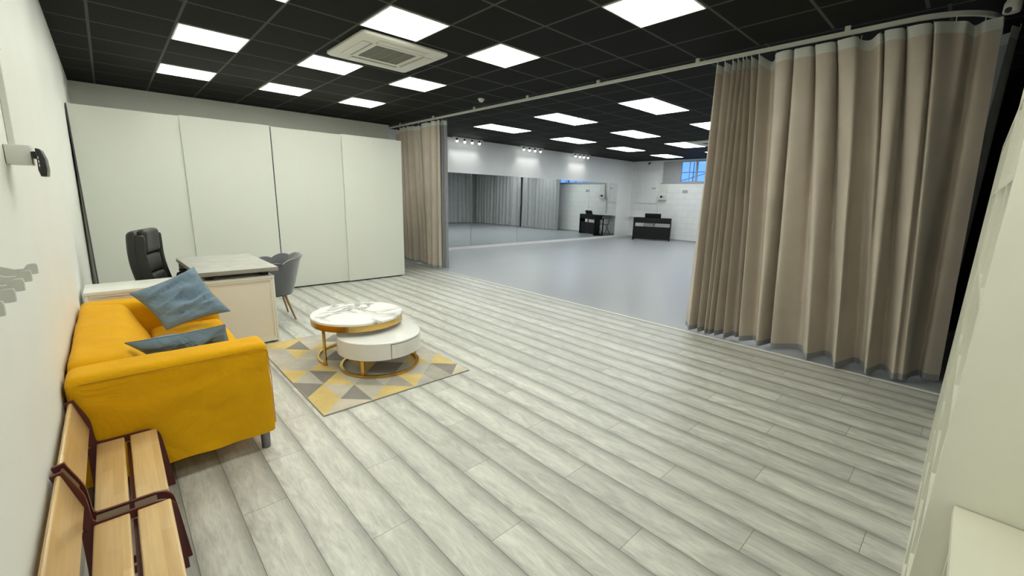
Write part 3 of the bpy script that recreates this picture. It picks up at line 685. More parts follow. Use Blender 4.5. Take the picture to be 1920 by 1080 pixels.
t = thing('desk', 'grey concrete-look desk top resting on the white sideboard', 'desk', (.73, -.12, 0))
bm = NB(); add_prism(bm, [(.43, -.70), (1.082, -.70), (1.075, .47), (.385, .47)], 2, .735, .774, 0, .002)
for f in bm.faces:
    f.normal_update()
    if abs(f.normal.z) < .7: f.material_index = 1
obj('desk_top', bm, [CONCRETE, CONCEDGE], t)
for x in (.52, .98): boxobj('spacer', x - .03, x + .03, -.62, -.30, SB_Z + .001, .7345, SHADOWBLK, t)
boxobj('gable_panel', .40, 1.06, .425, .455, 0, .7345, CONCEDGE, t, .002)
boxobj('modesty_panel', 1.025, 1.043, -.215, .424, .30, .7345, WHITE, t)

# ------------------------------------------------------------------ office chair (own frame: faces +X)
t = thing('office_chair', 'black leather high-back office chair between sideboard and wardrobe', 'office chair', (.385, .095, 0), math.radians(-20), None, True)
def chair_warp(p):
    # a back that leans and bends
    z = p.z; lean = -.02 - .055 * ((z - .5) / .6) + .05 * math.sin((z - .5) / .6 * PI) * -.6
    return Vector((p.x + lean - .035 * (p.y / .25) ** 2 * -1.0 * .6, p.y * (1.0 - .10 * max(0, (z - .9) / .25)), z))
bm = NB(); soft_box(bm, -.27, -.175, -.245, .245, .50, 1.105, .045, .03, .002, 6, 2, warp=chair_warp); back = obj('backrest', bm, LEATHER, t)
bm = NB(); soft_box(bm, -.20, -.115, -.192, .192, .885, 1.118, .04, .025, .002, 7, 5, warp=chair_warp); obj('head_pad', bm, LEATHER, back)
bm = NB(); soft_box(bm, -.20, -.13, -.192, .192, .70, .878, .034, .025, .002, 7, 6, warp=chair_warp); obj('lumbar_pad', bm, LEATHER, back)
bm = NB(); soft_box(bm, -.20, -.125, -.192, .192, .53, .692, .034, .025, .002, 7, 7, warp=chair_warp); obj('lower_pad', bm, LEATHER, back)
for s in (-1, 1):
    bm = NB(); soft_box(bm, -.205, -.12, s * .222 - .028, s * .222 + .028, .53, 1.07, .027, .03, .002, 6, 9 + s, warp=chair_warp); obj('side_bolster', bm, LEATHER, back)
bm = NB(); soft_box(bm, -.20, .27, -.245, .245, .41, .505, .045, .04, .003, 5, 4); obj('seat', bm, LEATHER, t)
for s in (-1, 1):
    bm = NB(); y = s * .270
    add_bar(bm, [(-.16, y - s * .03, .46), (-.13, y, .52), (-.10, y, .625), (-.06, y, .64), (.17, y, .63), (.20, y, .60), (.14, y - s * .03, .46)], .035, .018, (0, 1, 0)); a = obj('armrest', bm, GLOSSBLK, t)
    bm = NB(); soft_box(bm, -.09, .18, y - .028, y + .028, .648, .672, .011, .03); obj('arm_pad', bm, LEATHER, a)
bm = NB(); add_cyl(bm, (0, 0, .10), (0, 0, .40), .025, n=18); add_cyl(bm, (0, 0, .39), (0, 0, .408), .10, n=18); obj('gas_column', bm, GLOSSBLK, t)
for k in range(5):
    a = 2 * PI * k / 5 + math.radians(72); dx, dy = math.cos(a), math.sin(a)
    bm = NB(); add_bar(bm, [(dx * .02, dy * .02, .10), (dx * .15, dy * .15, .085), (dx * .235, dy * .235, .068)], .036, .022, (-dy, dx, 0)); leg = obj('base_leg', bm, GLOSSBLK, t)
    bm = NB(); c_ = Vector((dx * .225, dy * .225, .027)); w = Vector((-dy, dx, 0)); add_cyl(bm, c_ - w * .022, c_ + w * .022, .027, n=14); add_cyl(bm, c_, c_ + Vector((0, 0, .04)), .008, n=8); obj('caster', bm, SHADOWBLK, leg)

# ------------------------------------------------------------------ velvet shell chair (own frame: open side faces -X)
t = thing('shell_chair', 'grey velvet shell chair with scalloped back and bronze legs beside the desk', 'armchair', (1.245, .245, 0), math.radians(-4), None, True)
bm = NB(); N_, M_ = 72, 14; A0 = math.radians(118)
def shell(i, j, off):
    th = -A0 + 2 * A0 * i / N_; v = j / M_
    ph = (th + A0) / (2 * A0) * 6; sc = abs(math.sin(ph * PI))
    ztop = .625 + .115 * math.cos(th / 2) ** 2 + .035 * sc ** .7
    r0, r1 = .205, .315
    z = .315 + (ztop - .315) * v; r = r0 + (r1 - r0) * v ** .85 + .012 * sc * v + .018 * max(0, v - .85) / .15
    r += off * (1 - .3 * v)
    return Vector((r * math.cos(th), r * math.sin(th) * 1.02, z))
F = [[bm.verts.new(shell(i, j, 0)) for j in range(M_ + 1)] for i in range(N_ + 1)]
G = [[bm.verts.new(shell(i, j, -.045)) for j in range(M_ + 1)] for i in range(N_ + 1)]
for i in range(N_):
    for j in range(M_):
        bm.faces.new((F[i][j], F[i + 1][j], F[i + 1][j + 1], F[i][j + 1])); bm.faces.new((G[i][j], G[i][j + 1], G[i + 1][j + 1], G[i + 1][j]))
    bm.faces.new((F[i][M_], F[i + 1][M_], G[i + 1][M_], G[i][M_])); bm.faces.new((F[i][0], G[i][0], G[i + 1][0], F[i + 1][0]))
for i in (0, N_):
    for j in range(M_): bm.faces.new((F[i][j], F[i][j + 1], G[i][j + 1], G[i][j]))
obj('backrest', bm, VELVET, t, angle=50)
bm = NB(); add_lathe(bm, [(0, .44), (.14, .445), (.165, .435), (.172, .41), (.165, .37), (.155, .325), (0, .32)], 36); obj('seat', bm, VELVET, t)
bm = NB(); add_lathe(bm, [(0, .3185), (.19, .3185), (.20, .308), (.19, .298), (0, .298)], 36); obj('seat_base', bm, VELVET, t)
for sx in (-1, 1):
    for sy in (-1, 1):
        bm = NB(); add_cyl(bm, (sx * .10, sy * .10, .297), (sx * .175, sy * .205, 0), .0145, .0085, 14); obj('leg', bm, BRASSWOOD, t)

# ------------------------------------------------------------------ rug
RX0, RY0, RP, RQ, RZ = .833, -2.505, .1765, .338, .009
RUGC = [(.50, .46, .38), (.36, .34, .295), (.235, .22, .20), (.62, .47, .19), (.45, .43, .385), (.54, .49, .40)]
rugm = []
for k, c_ in enumerate(RUGC): rugm.append(fabric('rug_%s' % ['sand', 'mid_grey', 'taupe', 'ochre', 'pale_grey', 'cream'][k], c_, 260, .95, .5, .1, .30))
known = {}
def tri_col(cx_, cy_):
    pts = {(.90, -2.33): 3, (.96, -2.45): 5, (.95, -2.15): 3, (.90, -1.99): 2, (.95, -1.82): 4, (.89, -1.66): 3, (.95, -1.48): 4, (.89, -1.31): 0, (.95, -1.14): 4, (.89, -.98): 0, (.95, -.82): 3,
           (1.12, -2.33): 2, (1.07, -2.45): 5, (1.06, -2.15): 0, (1.12, -1.99): 3, (1.06, -1.82): 2, (1.12, -1.66): 3, (1.06, -1.48): 4, (1.12, -1.31): 0, (1.06, -1.14): 3, (1.12, -.98): 2, (1.06, -.82): 3,
           (1.24, -2.33): 0, (1.30, -2.45): 3, (1.30, -2.15): 1, (1.24, -1.99): 4, (1.30, -1.82): 4, (1.24, -1.66): 0, (1.30, -1.48): 2, (1.24, -1.31): 0, (1.3, -1.14): 3, (1.24, -.98): 5,
           (1.47, -2.33): 1, (1.41, -2.45): 3, (1.41, -2.15): 4, (1.47, -1.99): 2, (1.41, -1.82): 3, (1.47, -1.66): 1,
           (1.59, -2.33): 3, (1.65, -2.45): 4, (1.65, -2.15): 4, (1.59, -1.99): 2, (1.65, -1.82): 0, (1.59, -1.66): 3,
           (1.82, -2.33): 1, (1.76, -2.45): 1, (1.76, -2.15): 4, (1.82, -1.99): 3, (1.76, -1.82): 4, (1.82, -1.66): 0,
           (1.94, -2.33): 2, (2.0, -2.45): 5, (2.0, -2.15): 3, (1.94, -1.99): 0, (2.0, -1.82): 4, (1.94, -1.66): 3}
    b = min(pts, key=lambda q: (q[0] - cx_) ** 2 + (q[1] - cy_) ** 2)
    if (b[0] - cx_) ** 2 + (b[1] - cy_) ** 2 < .006: return pts[b]
    return random.choice([0, 1, 2, 3, 4, 5, 0, 4])
bm = NB(); RY1 = RY0 + 1.78
def clip(poly, lo, hi):
    for sgn, lim in ((1, lo), (-1, hi)):
        out = []
        for a, b in zip(poly, poly[1:] + poly[:1]):
            ia, ib = sgn * (a[1] - lim) >= 0, sgn * (b[1] - lim) >= 0
            if ia: out.append(a)
            if ia != ib:
                s = (lim - a[1]) / (b[1] - a[1]); out.append((a[0] + (b[0] - a[0]) * s, lim))
        poly = out
        if not poly: break
    return poly
for c_ in range(7):
    xa, xb = RX0 + RP * c_, RX0 + RP * (c_ + 1)
    oa, ob = (0, .5) if c_ % 2 == 0 else (.5, 0)
    for k in range(-2, 8):
        ya, yb = RY0 + RQ * (k + oa), RY0 + RQ * (k + ob)
        for tri in ([(xa, ya), (xa, ya + RQ), (xb, ya + RQ / 2)], [(xb, yb), (xb, yb + RQ), (xa, yb + RQ / 2)]):
            cl = clip(tri, RY0, RY1)
            if len(cl) >= 3:
                f = bm.faces.new([bm.verts.new((p[0], p[1], RZ)) for p in cl])
                f.normal_update()
                if f.normal.z < 0: f.normal_flip()
                f.material_index = tri_col(sum(p[0] for p in cl) / len(cl), sum(p[1] for p in cl) / len(cl))
bmesh.ops.remove_doubles(bm, verts=bm.verts, dist=.0005)
pile = obj('rug', bm, rugm, None, (RX0 + RP * 3.5, RY0 + .89, 0), recalc=False)
tag(pile, 'rectangular rug of yellow, beige and grey triangles under the coffee tables', 'rug')
bm = NB(); xe = RX0 + 7 * RP; add_box(bm, RX0 - .006, xe + .006, RY0 - .006, RY1 + .006, .001, RZ - .0005)
obj('bound_edge', bm, mat('rug_binding', (.36, .34, .28), .9), pile)

# ------------------------------------------------------------------ coffee tables
BX, BY = 1.508, -1.535
t = thing('coffee_table', 'taller round coffee table with white marble top and gold rim', 'coffee table', (BX, BY, RZ), 0, 'nesting coffee tables')
R1 = .405
bm = NB(); add_lathe(bm, [(0, .418), (R1 - .004, .418), (R1, .414), (R1, .3985), (0, .3985)], 72, (BX, BY)); obj('marble_top', bm, MARBLE, t)
bm = NB(); add_lathe(bm, [(R1 - .012, .398), (R1 - .001, .398), (R1 - .001, .345), (R1 - .012, .345), (R1 - .012, .398)], 72, (BX, BY)); obj('rim_band', bm, GOLD, t)
RR = .362
bm = NB(); a0, a1 = math.radians(60), math.radians(198)
pth = [(BX + RR * math.cos(a0 + (a1 - a0) * k / 40), BY + RR * math.sin(a0 + (a1 - a0) * k / 40), RZ + .0135) for k in range(41)]
add_bar(bm, pth, .022, .020, (0, 0, 1)); obj('base_arc', bm, GOLD, t)
for an in (63, 128, 195):
    a = math.radians(an); x, y = BX + RR * math.cos(a), BY + RR * math.sin(a)
    bm = NB(); add_bar(bm, [(x, y, RZ + .025), (x, y, .397)], .030, .012, (-math.sin(a), math.cos(a), 0)); obj('leg', bm, GOLD, t)
SX, SY, R2 = 1.565, -1.85, .360
t = thing('coffee_table', 'lower round white coffee table with drawer and gold ring base', 'coffee table', (SX, SY, RZ), 0, 'nesting coffee tables')
bm = NB(); add_lathe(bm, [(0, .302), (R2 - .004, .302), (R2, .298), (R2, .2865), (0, .2865)], 72, (SX, SY)); obj('top', bm, LACQ, t)
da0, da1 = math.radians(-101), math.radians(-18)
bm = NB(); add_lathe(bm, [(R2 - .025, .2855), (R2 - .002, .2855), (R2 - .002, .155), (R2 - .025, .155), (R2 - .025, .2855)], 60, (SX, SY), 0, da1, da0 + 2 * PI)
add_lathe(bm, [(0, .165), (R2 - .026, .165), (R2 - .026, .155), (0, .155)], 60, (SX, SY)); obj('drum_body', bm, LACQ, t)
bm = NB(); add_lathe(bm, [(R2 - .022, .279), (R2 - .002, .279), (R2 - .002, .157), (R2 - .022, .157), (R2 - .022, .279)], 24, (SX, SY), 0, da0 + .014, da1 - .014); obj('drawer', bm, LACQ, t)
RB = .328; cxr, cyr = 1.548, -1.885
bm = NB(); add_bar(bm, [(cxr + RB * math.cos(2 * PI * k / 72), cyr + RB * math.sin(2 * PI * k / 72), RZ + .0135) for k in range(72)], .022, .024, (0, 0, 1), 0, True); obj('base_ring', bm, GOLD, t)
for an in (-142, -22, 98):
    a = math.radians(an); x, y = cxr + (RB - .015) * math.cos(a), cyr + (RB - .015) * math.sin(a)
    bm = NB(); add_bar(bm, [(x, y, RZ + .02), (x, y, .1545)], .03, .012, (-math.sin(a), math.cos(a), 0)); obj('leg', bm, GOLD, t)

# ------------------------------------------------------------------ sofa
SFX0, SFX1, SFY0, SFY1 = -.322, .50, -2.69, -.885
t = thing('sofa', 'yellow slipcovered two-seat sofa against the left wall with two blue cushions', 'sofa', (.09, -1.79, 0))
def arm_warp(y_out, s):
    def f(p):
        k = max(0, (.32 - p.z) / .32)
        w_ = .012 * noise.noise(Vector((p.x * 3 + p.z * 5, p.z * 9 - p.x * 5, s))) + .012 * k * noise.noise(Vector((p.x * 6 - p.z * 9, p.z * 5 + p.x * 2, s + 3)))
        return Vector((p.x + .012 * k * noise.noise(Vector((p.y * 3, p.z * 6, 2))), max(-2.697, p.y + s * .035 * k * (.5 + noise.noise(Vector((p.x * 5, p.z * 4, s)))) + s * w_ * 1.6 * min(1, max(0, (.60 - p.z) / .1))), p.z + .012 * k * noise.noise(Vector((p.x * 6, 1, s)))))
    return f
bm = NB(); soft_box(bm, SFX0, SFX1, SFY0, SFY0 + .205, .115, .662, .04, .022, .005, 5, 1, warp=arm_warp(0, -.5), flat=True); na = obj('armrest', bm, YELLOW, t, angle=70)
bm = NB(); soft_box(bm, SFX0, SFX1, SFY1 - .205, SFY1, .115, .662, .042, .028, .004, 5, 3, warp=arm_warp(0, .3), flat=True); fa = obj('armrest', bm, YELLOW, t, angle=70)
# seam along the outer edge of the near arm
bm = NB(); add_tube(bm, [(SFX0 + .05, SFY0 - .002, .628), (.1, SFY0 - .004, .630), (SFX1 - .04, SFY0 - .002, .632), (SFX1 - .008, SFY0 + .012, .612), (SFX1 - .002, SFY0 + .006, .45), (SFX1 - .002, SFY0 + .006, .16)], .0022, 6); obj('seam', bm, mat('ochre_thread', (.50, .24, .005), .9), na)
def back_warp(p):
    # slope of the seat back: thick at seat level, rounded at the top
    t_ = max(0, min(1, (p.x - SFX0) / .36)); z = p.z
    lean = max(0, (z - .42) / .26)
    return Vector((p.x - lean * .115 * t_ + .008 * noise.noise(Vector((p.y * 4, z * 5, 1))), p.y, z + .012 * noise.noise(Vector((p.x * 3, p.y * 3.1, 5))) * lean))
bm = NB(); soft_box(bm, SFX0, .035, SFY0 + .206, SFY1 - .206, .13, .672, .055, .03, .006, 5, 8, warp=back_warp); obj('backrest', bm, YELLOW, t, angle=70)
bm = NB(); soft_box(bm, SFX0 + .02, SFX1 - .012, SFY0 + .206, SFY1 - .206, .115, .31, .03, .04, .004, 5, 10); obj('base', bm, YELLOW, t, angle=70)
def seat_warp(p):
    q = (p.x - .25) / .25
    return Vector((p.x, p.y, p.z + (.012 * math.cos(q * 1.4) + .016 * noise.noise(Vector((p.x * 6, p.y * 4, 3)))) * (1 if p.z > .38 else 0)))
bm = NB(); soft_box(bm, .038, SFX1 + .005, SFY0 + .21, SFY1 - .21, .313, .445, .045, .028, .005, 6, 12, warp=seat_warp); obj('seat_cushion', bm, YELLOW, t, angle=70)
for x in (SFX0 + .06, .445):
    for y in (SFY0 + .05, SFY1 - .05):
        bm = NB(); add_cyl(bm, (x, y, 0), (x, y, .125), .023, .026, 20); obj('leg', bm, STEEL, t)

def cushion(label, A, B, Cc, D, th, seed, dent=None, name='cushion'):
    """soft square cushion spanned by its four corners (in order round the edge)"""
    A, B, Cc, D = map(Vector, (A, B, Cc, D)); n = 26
    cen = (A + B + Cc + D) / 4; nn = (Cc - A).cross(D - B).normalized()
    t = thing(name, label, 'cushion', tuple(cen), 0, 'blue cushions on the sofa')
    def P(u, v, s):
        e = (1 - (2 * u - 1) ** 4) * (1 - (2 * v - 1) ** 4); pin = 1 - .085 * (math.sin(PI * u) * (abs(2 * v - 1) ** 2)); pin2 = 1 - .085 * (math.sin(PI * v) * abs(2 * u - 1) ** 2)
        uu = .5 + (u - .5) * pin2; vv = .5 + (v - .5) * pin
        p = A * (1 - uu) * (1 - vv) + B * uu * (1 - vv) + Cc * uu * vv + D * (1 - uu) * vv
        w = .030 * noise.noise(Vector((u * 1.6 + seed, v * 3.2, seed))) + .040 * noise.noise(Vector((u * 2.5 + seed, v * 9 + u * 3, seed * 2))) + .022 * noise.noise(Vector((u * 4, v * 14 + u * 5, seed * 3)))
        return p + nn * s * (th * e ** .6 * .5 + w * e + .002)
    bm = NB()
    S = {s: [[bm.verts.new(P(i / n, j / n, s)) for j in range(n + 1)] for i in range(n + 1)] for s in (1, -1)}
    for s in (1, -1):
        for i in range(n):
            for j in range(n): bm.faces.new((S[s][i][j], S[s][i + 1][j], S[s][i + 1][j + 1], S[s][i][j + 1]))
    rim = [(i, 0) for i in range(n)] + [(n, j) for j in range(n)] + [(n - i, n) for i in range(n)] + [(0, n - j) for j in range(n)]
    for a, b in zip(rim, rim[1:] + rim[:1]): bm.faces.new((S[1][a[0]][a[1]], S[1][b[0]][b[1]], S[-1][b[0]][b[1]], S[-1][a[0]][a[1]]))
    obj('cover', bm, BLUE, t, angle=75)
    bm = NB(); loop = [P(i / n, j / n, 0) for i, j in rim]; add_tube(bm, loop + loop[:1], .0022, 6); obj('piping', bm, NAVY, t)
cushion('slate blue cushion propped diagonally against the far sofa arm', (-.04, -1.28, .762), (.36, -1.165, .90), (.535, -1.40, .562), (.122, -1.50, .512), .10, 2)
cushion('slate blue cushion slumped against the near sofa arm, mostly hidden by it', (-.10, -2.405, .712), (.345, -2.405, .728), (.41, -2.31, .485), (.055, -2.31, .485), .075, 6)

# ------------------------------------------------------------------ benches (flat steel hoops, beech planks)
def bench(label, y0, y1, plate, dx=0):
    t = thing('bench', label, 'bench', (-.13 - dx, (y0 + y1) / 2, 0), 0, 'low wooden benches by the left wall')
    ZS = .338
    def hoop(y, name='end_frame'):
        bm = NB(); pts = [(-.012 - dx, y, 0), (-.026 - dx * .5, y, .16), (-.038, y, ZS - .06), (-.046, y, ZS - .032), (-.064, y, ZS - .018), (-.09, y, ZS - .014), (-.16, y, ZS - .014), (-.235, y, ZS - .012), (-.258, y, ZS - .002), (-.268, y, ZS + .02), (-.272, y, .43), (-.279, y, .47), (-.306, y, .545), (-.312, y, .566)]
        add_bar(bm, catmull(pts, 5), .011, .034, (0, 1, 0))
        add_bar(bm, [(-.268, y, ZS - .02), (-.270, y, .17), (-.276, y, 0)], .0108, .034, (0, 1, 0)); add_bar(bm, [(-.02, y, .09), (-.27, y, .09)], .0106, .026, (0, 1, 0))
        return obj(name, bm, MAROON, t, angle=50)
    hoop(y0 + .006); hf = hoop(y1 - .006)
    for xa, xb in ((-.252, -.155), (-.135, -.036)):
        bm = NB(); add_box(bm, xa, xb, y0 + .012, y1 - .012, ZS - .026, ZS - .002, 0, .006, 3); obj('seat_slat', bm, BEECH, t)
    bm = NB(); pr_ = [(-.264, .415), (-.298, .545), (-.302, .558), (-.309, .562), (-.316, .557), (-.317, .548), (-.282, .410)]
    add_prism(bm, pr_, 1, y0 + .012, y1 - .012, 0, .003); obj('back_plank', bm, BEECH, t)
    bm = NB(); add_box(bm, -.150, -.138, y0 + .012, y1 - .012, ZS - .06, ZS - .035); obj('stretcher', bm, MAROON, t)
    if plate:
        for a, b in (((-.075, ZS - .004), (-.140, ZS - .004)), ((-.155, ZS - .004), (-.245, ZS - .004))):
            bm = NB(); add_bar(bm, [(a[0], y1 + .022, a[1]), (b[0], y1 + .022, b[1])], .043, .006, (0, 1, 0)); obj('linking_plate', bm, OLIVE, t)
        bm = NB(); add_bar(bm, [(-.272, y1 + .022, .475), (-.302, y1 + .022, .556)], .043, .006, (0, 1, 0)); obj('linking_plate', bm, OLIVE, t)
bench('low beech and maroon bench touching the sofa arm', -3.318, -2.702, False)
bench('low beech and maroon bench nearest the camera, cut off by the photo edge', -4.02, -3.368, True, .016)

# ------------------------------------------------------------------ left wall fittings
wx = lambda z: XL + .02 * z
bm = NB(); add_prism(bm, [(wx(1.645) + .001, 1.645), (wx(3.0) + .001, 3.0), (wx(3.0) + .017, 3.0), (wx(1.645) + .017, 1.645)], 1, -2.86, -2.835)
add_box(bm, wx(2) + .001, wx(2) + .022, -2.865, -2.83, 1.98, 2.0)
tag(obj('cable_trunking', bm, PLASTIC), 'thin white cable trunking running up the left wall to the ceiling', 'cable trunking')
t = thing('wall_sensor', 'small black sensor on a white box on the left wall', 'sensor', (-.3, -2.95, 1.56))
boxobj('junction_box', wx(1.6) + .002, -.249, -3.0, -2.89, 1.578, 1.645, PLASTIC, t, .004)
bm = NB(); add_box(bm, -.2485, -.235, -3.01, -2.95, 1.600, 1.625, 0, .004); obj('bracket', bm, GLOSSBLK, t)
bm = NB(); add_prism(bm, [(-.2345, 1.635), (-.222, 1.632), (-.214, 1.600), (-.213, 1.565), (-.217, 1.540), (-.232, 1.538), (-.236, 1.56), (-.2345, 1.60)], 1, -3.045, -2.93, 0, .003); bd = obj('sensor_body', bm, GLOSSBLK, t)
bm = NB()
for z in (1.572, 1.585, 1.598): add_box(bm, -.2315, -.2295, -3.0462, -3.0452, z, z + .009)
obj('white_marking', bm, TRIMW, bd)
t = thing('coat_rack', 'pale wavy coat pegs on the left wall in front of the sofa', 'coat rack', (-.31, -4.2, 1.3))
boxobj('back_rail', wx(1.34) + .002, wx(1.34) + .016, -4.62, -3.90, 1.26, 1.40, TRIMW, t, .003)
for k in range(6):
    y = -3.99 - .103 * k
    prof_top = [(-.300, 1.350), (-.270, 1.352), (-.245, 1.345), (-.228, 1.338), (-.216, 1.338), (-.210, 1.346), (-.205, 1.3475), (-.197, 1.3475), (-.1955, 1.343)]
    prof_bot = [(-.196, 1.327), (-.203, 1.326), (-.215, 1.326), (-.232, 1.3225), (-.255, 1.328), (-.280, 1.331), (-.300, 1.332)]
    bm = NB(); add_prism(bm, prof_top + prof_bot, 1, y - .005, y + .005); obj('peg', bm, HOOKM, t)

# ------------------------------------------------------------------ pigeonhole shelves on the right
def shelf_unit(name, label, x0, x1, cols, rows, pitch, yf, depth, group):
    t = thing(name, label, 'shelf unit', ((x0 + x1) / 2, yf - depth / 2, 0), 0, group)
    zt = .04 + rows * pitch; w = (x1 - x0) / cols; th = .032; ts = .014
    for x in (x0, x1 - th): boxobj('side_panel', x, x + th, yf - depth, yf, 0, zt, SHELFW, t, .0015)
    boxobj('top_panel', x0 + th + .0005, x1 - th - .0005, yf - depth, yf, zt - th, zt, SHELFW, t, .0015)
    boxobj('bottom_panel', x0 + th + .0005, x1 - th - .0005, yf - depth, yf, .0, .04, SHELFW, t, .0015)
    boxobj('back_panel', x0 + th + .0005, x1 - th - .0005, yf - depth, yf - depth + .006, .0405, zt - th - .0005, SHELFW, t)
    for c_ in range(1, cols):
        x = x0 + w * c_; boxobj('divider', x - ts / 2, x + ts / 2, yf - depth + .0065, yf - .001, .0405, zt - th - .0005, SHELFW, t)
    for c_ in range(cols):
        a = x0 + th + .0005 if c_ == 0 else x0 + w * c_ + ts / 2 + .0005; b = x1 - th - .0005 if c_ == cols - 1 else x0 + w * (c_ + 1) - ts / 2 - .0005
        for r in range(1, rows):
            z = .04 + pitch * r; boxobj('shelf', a, b, yf - depth + .0065, yf - .001, z - ts, z, SHELFW, t)
YF = -5.362
shelf_unit('shelf_unit', 'long white pigeonhole shelf unit beside the right curtain', 2.604, 4.20, 4, 6, .31, YF, .38, 'white pigeonhole units')
shelf_unit('shelf_unit', 'tall white pigeonhole shelf unit nearest the camera, its plain side facing us', 1.40, 2.60, 3, 8, .31, YF, .38, 'white pigeonhole units')
t = thing('low_cabinet', 'low white cabinet against the side of the tall shelves, bottom right corner', 'cabinet', (1.2, -5.6, 0))
LY = -5.405
boxobj('top_panel', .62, 1.396, LY - .36, LY, .749, .777, CABW, t, .003)
boxobj('side_panel', 1.365, 1.390, LY - .35, LY - .012, 0, .7485, CABW, t, .002); boxobj('side_panel', .63, .655, LY - .35, LY - .012, 0, .7485, CABW, t, .002)
boxobj('shelf', .656, 1.364, LY - .35, LY - .03, .34, .36, CABW, t); boxobj('back_panel', .656, 1.364, LY - .356, LY - .351, .0, .7485, CABW, t); boxobj('plinth', .656, 1.364, LY - .34, LY - .03, 0, .05, CABW, t)

# ------------------------------------------------------------------ far end of the studio
t = thing('piano', 'black digital piano with open back standing before the white far wall', 'piano', (14.87, 2.955, 0), math.radians(25), None, True)
h = .68
bm = NB(); add_box(bm, 0, .36, -h + .035, h - .035, .65, .815, 0, .006); add_box(bm, -.004, .40, -h, h, .8165, .845, 0, .004); obj('body', bm, PIANOBLK, t)
bm = NB(); add_box(bm, .361, .45, -h + .05, h - .05, .70, .72); obj('keyboard', bm, PLASTIC, t)
for y in (-h, h - .033):
    bm = NB(); add_box(bm, 0, .26, y, y + .033, .0, .816, 0, .003); add_box(bm, .26, .44, y, y + .033, .0, .05); add_box(bm, .39, .43, y, y + .033, .05, .69); add_box(bm, .26, .45, y, y + .033, .66, .699); obj('side_panel', bm, PIANOBLK, t)
boxobj('back_panel', .03, .05, -h + .034, h - .034, .045, .515, PIANOBLK, t)
bm = NB(); add_prism(bm, [(.10, .846), (.115, .846), (.065, 1.01), (.05, 1.01)], 1, -.30, .28); add_box(bm, .12, .22, -.26, .24, .846, .86); obj('music_stand', bm, PIANOBLK, t)
fx, fy = 15.46, 3.42
t = thing('folding_chair', 'black folding chair behind the piano, visible in the end mirror', 'folding chair', (fx, fy, 0))
bm = NB(); add_box(bm, fx - .19, fx + .17, fy - .19, fy + .19, .44, .455, 0, .004); obj('seat', bm, GLOSSBLK, t)
for s in (-1, 1):
    bm = NB(); add_tube(bm, [(fx - .22, fy + s * .20, 0), (fx + .02, fy + s * .20, .43), (fx + .18, fy + s * .20, .82)], .011, 8); obj('leg', bm, GLOSSBLK, t)
    bm = NB(); add_tube(bm, [(fx + .22, fy + s * .205, 0), (fx - .17, fy + s * .205, .44)], .011, 8); obj('leg', bm, GLOSSBLK, t)
bm = NB(); add_prism(bm, [(fx + .115, .66), (fx + .13, .66), (fx + .195, .82), (fx + .18, .82)], 1, fy - .19, fy + .19); obj('backrest', bm, GLOSSBLK, t)
# fittings on the far wall
t = thing('wall_hatch', 'white framed access hatch on the far wall left of the window', 'hatch', (XFAR, 3.74, 1.4))
boxobj('panel', XFAR - .022, XFAR - .002, 3.42, 4.06, 1.43, 2.53, STUDIO_WALL, t, .002)
bm = NB()
for a in ((3.37, 3.415, 1.385, 2.575), (4.065, 4.11, 1.385, 2.575), (3.4155, 4.0645, 1.385, 1.4295), (3.4155, 4.0645, 2.5305, 2.575)): add_box(bm, XFAR - .035, XFAR - .002, *a)
obj('frame', bm, TRIMW, t)
boxobj('latch', XFAR - .045, XFAR - .0225, 3.43, 3.55, 1.95, 1.975, STEEL, t)
bm = NB(); add_box(bm, XFAR - .10, XFAR - .001, 3.31, 4.44, .86, 3.0); add_box(bm, XFAR - .30, XFAR - .001, 3.31, 4.40, .845, .859)
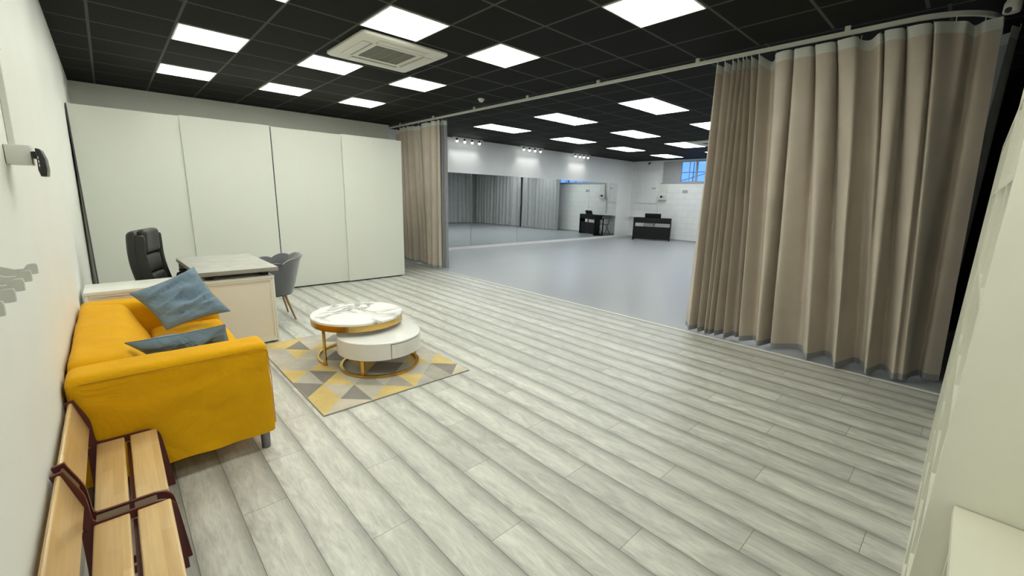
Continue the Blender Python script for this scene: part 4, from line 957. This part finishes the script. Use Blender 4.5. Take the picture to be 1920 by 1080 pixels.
# boxed-out panel behind the hatch is left as a slim casing
bm.free()
t = thing('electric_box', 'white electrical box with black dial under the far window', 'electrical box', (XFAR, 3.07, 1.5))
boxobj('housing', XFAR - .12, XFAR - .002, 2.92, 3.22, 1.52, 1.80, PLASTIC, t, .008)
boxobj('upper_casing', XFAR - .07, XFAR - .002, 2.94, 3.18, 1.801, 2.11, PLASTIC, t, .004)
bm = NB(); add_cyl(bm, (XFAR - .121, 3.09, 1.64), (XFAR - .145, 3.09, 1.64), .045, n=20); obj('dial', bm, GLOSSBLK, t)
boxobj('label_plate', XFAR - .124, XFAR - .1205, 2.96, 3.03, 1.62, 1.66, BACKGREY, t)
tag(boxobj('wall_socket', XFAR - .012, XFAR - .001, 2.12, 2.32, 1.79, 1.90, BACKGREY, None, .002), 'grey double socket plate on the far wall below the window', 'socket')
bm = NB(); add_tube(bm, [(XFAR - .025, 3.27, .86), (XFAR - .025, 3.27, 1.50), (XFAR - .025, 3.19, 1.55)], .02, 8); tag(obj('wall_pipe', bm, PLASTIC), 'white pipe dropping from the electrical box to the ledge', 'pipe')
tag(boxobj('wall_ledge', XFAR - .14, XFAR - .001, 3.30, 4.42, .82, .86, TRIMW, None, .004), 'narrow white ledge on the far wall behind the piano', 'ledge')
t = thing('motion_sensor', 'tiny black camera under the ceiling at the far studio corner', 'camera', (XFAR - .08, 3.76, 2.93))
boxobj('mount', XFAR - .035, XFAR - .002, 3.72, 3.78, 2.90, 2.96, PLASTIC, t, .004)
bm = NB(); add_cyl(bm, (XFAR - .036, 3.75, 2.93), (XFAR - .11, 3.75, 2.90), .032, .036, 16); obj('camera_body', bm, GLOSSBLK, t)

# ------------------------------------------------------------------ daylight outside and render view
w = bpy.data.worlds.new('dusk_sky'); bpy.context.scene.world = w; w.use_nodes = True
nt = w.node_tree; bg = nt.nodes['Background']
tc = nd(nt, 'ShaderNodeTexCoord'); sp = nd(nt, 'ShaderNodeSeparateXYZ'); nt.links.new(tc.outputs['Generated'], sp.inputs[0])
rp = nd(nt, 'ShaderNodeValToRGB'); e = rp.color_ramp.elements
e[0].position, e[0].color = .0, (.16, .36, .90, 1); e[1].position, e[1].color = .5, (.06, .20, .75, 1)
nt.links.new(sp.outputs['Z'], rp.inputs['Fac']); nt.links.new(rp.outputs['Color'], bg.inputs['Color']); bg.inputs['Strength'].default_value = 1.0
for o in bpy.data.objects:
    for k in ('_base', '_local'):
        if k in o: del o[k]
sc = bpy.context.scene
sc.view_settings.view_transform = 'Standard'; sc.view_settings.look = 'None'; sc.view_settings.gamma = 1; sc.view_settings.use_curve_mapping = False
sc.view_settings.exposure = 0.80
sc.cycles.use_denoising = True; sc.cycles.max_bounces = 10; sc.cycles.diffuse_bounces = 5; sc.cycles.glossy_bounces = 5; sc.cycles.sample_clamp_indirect = 8
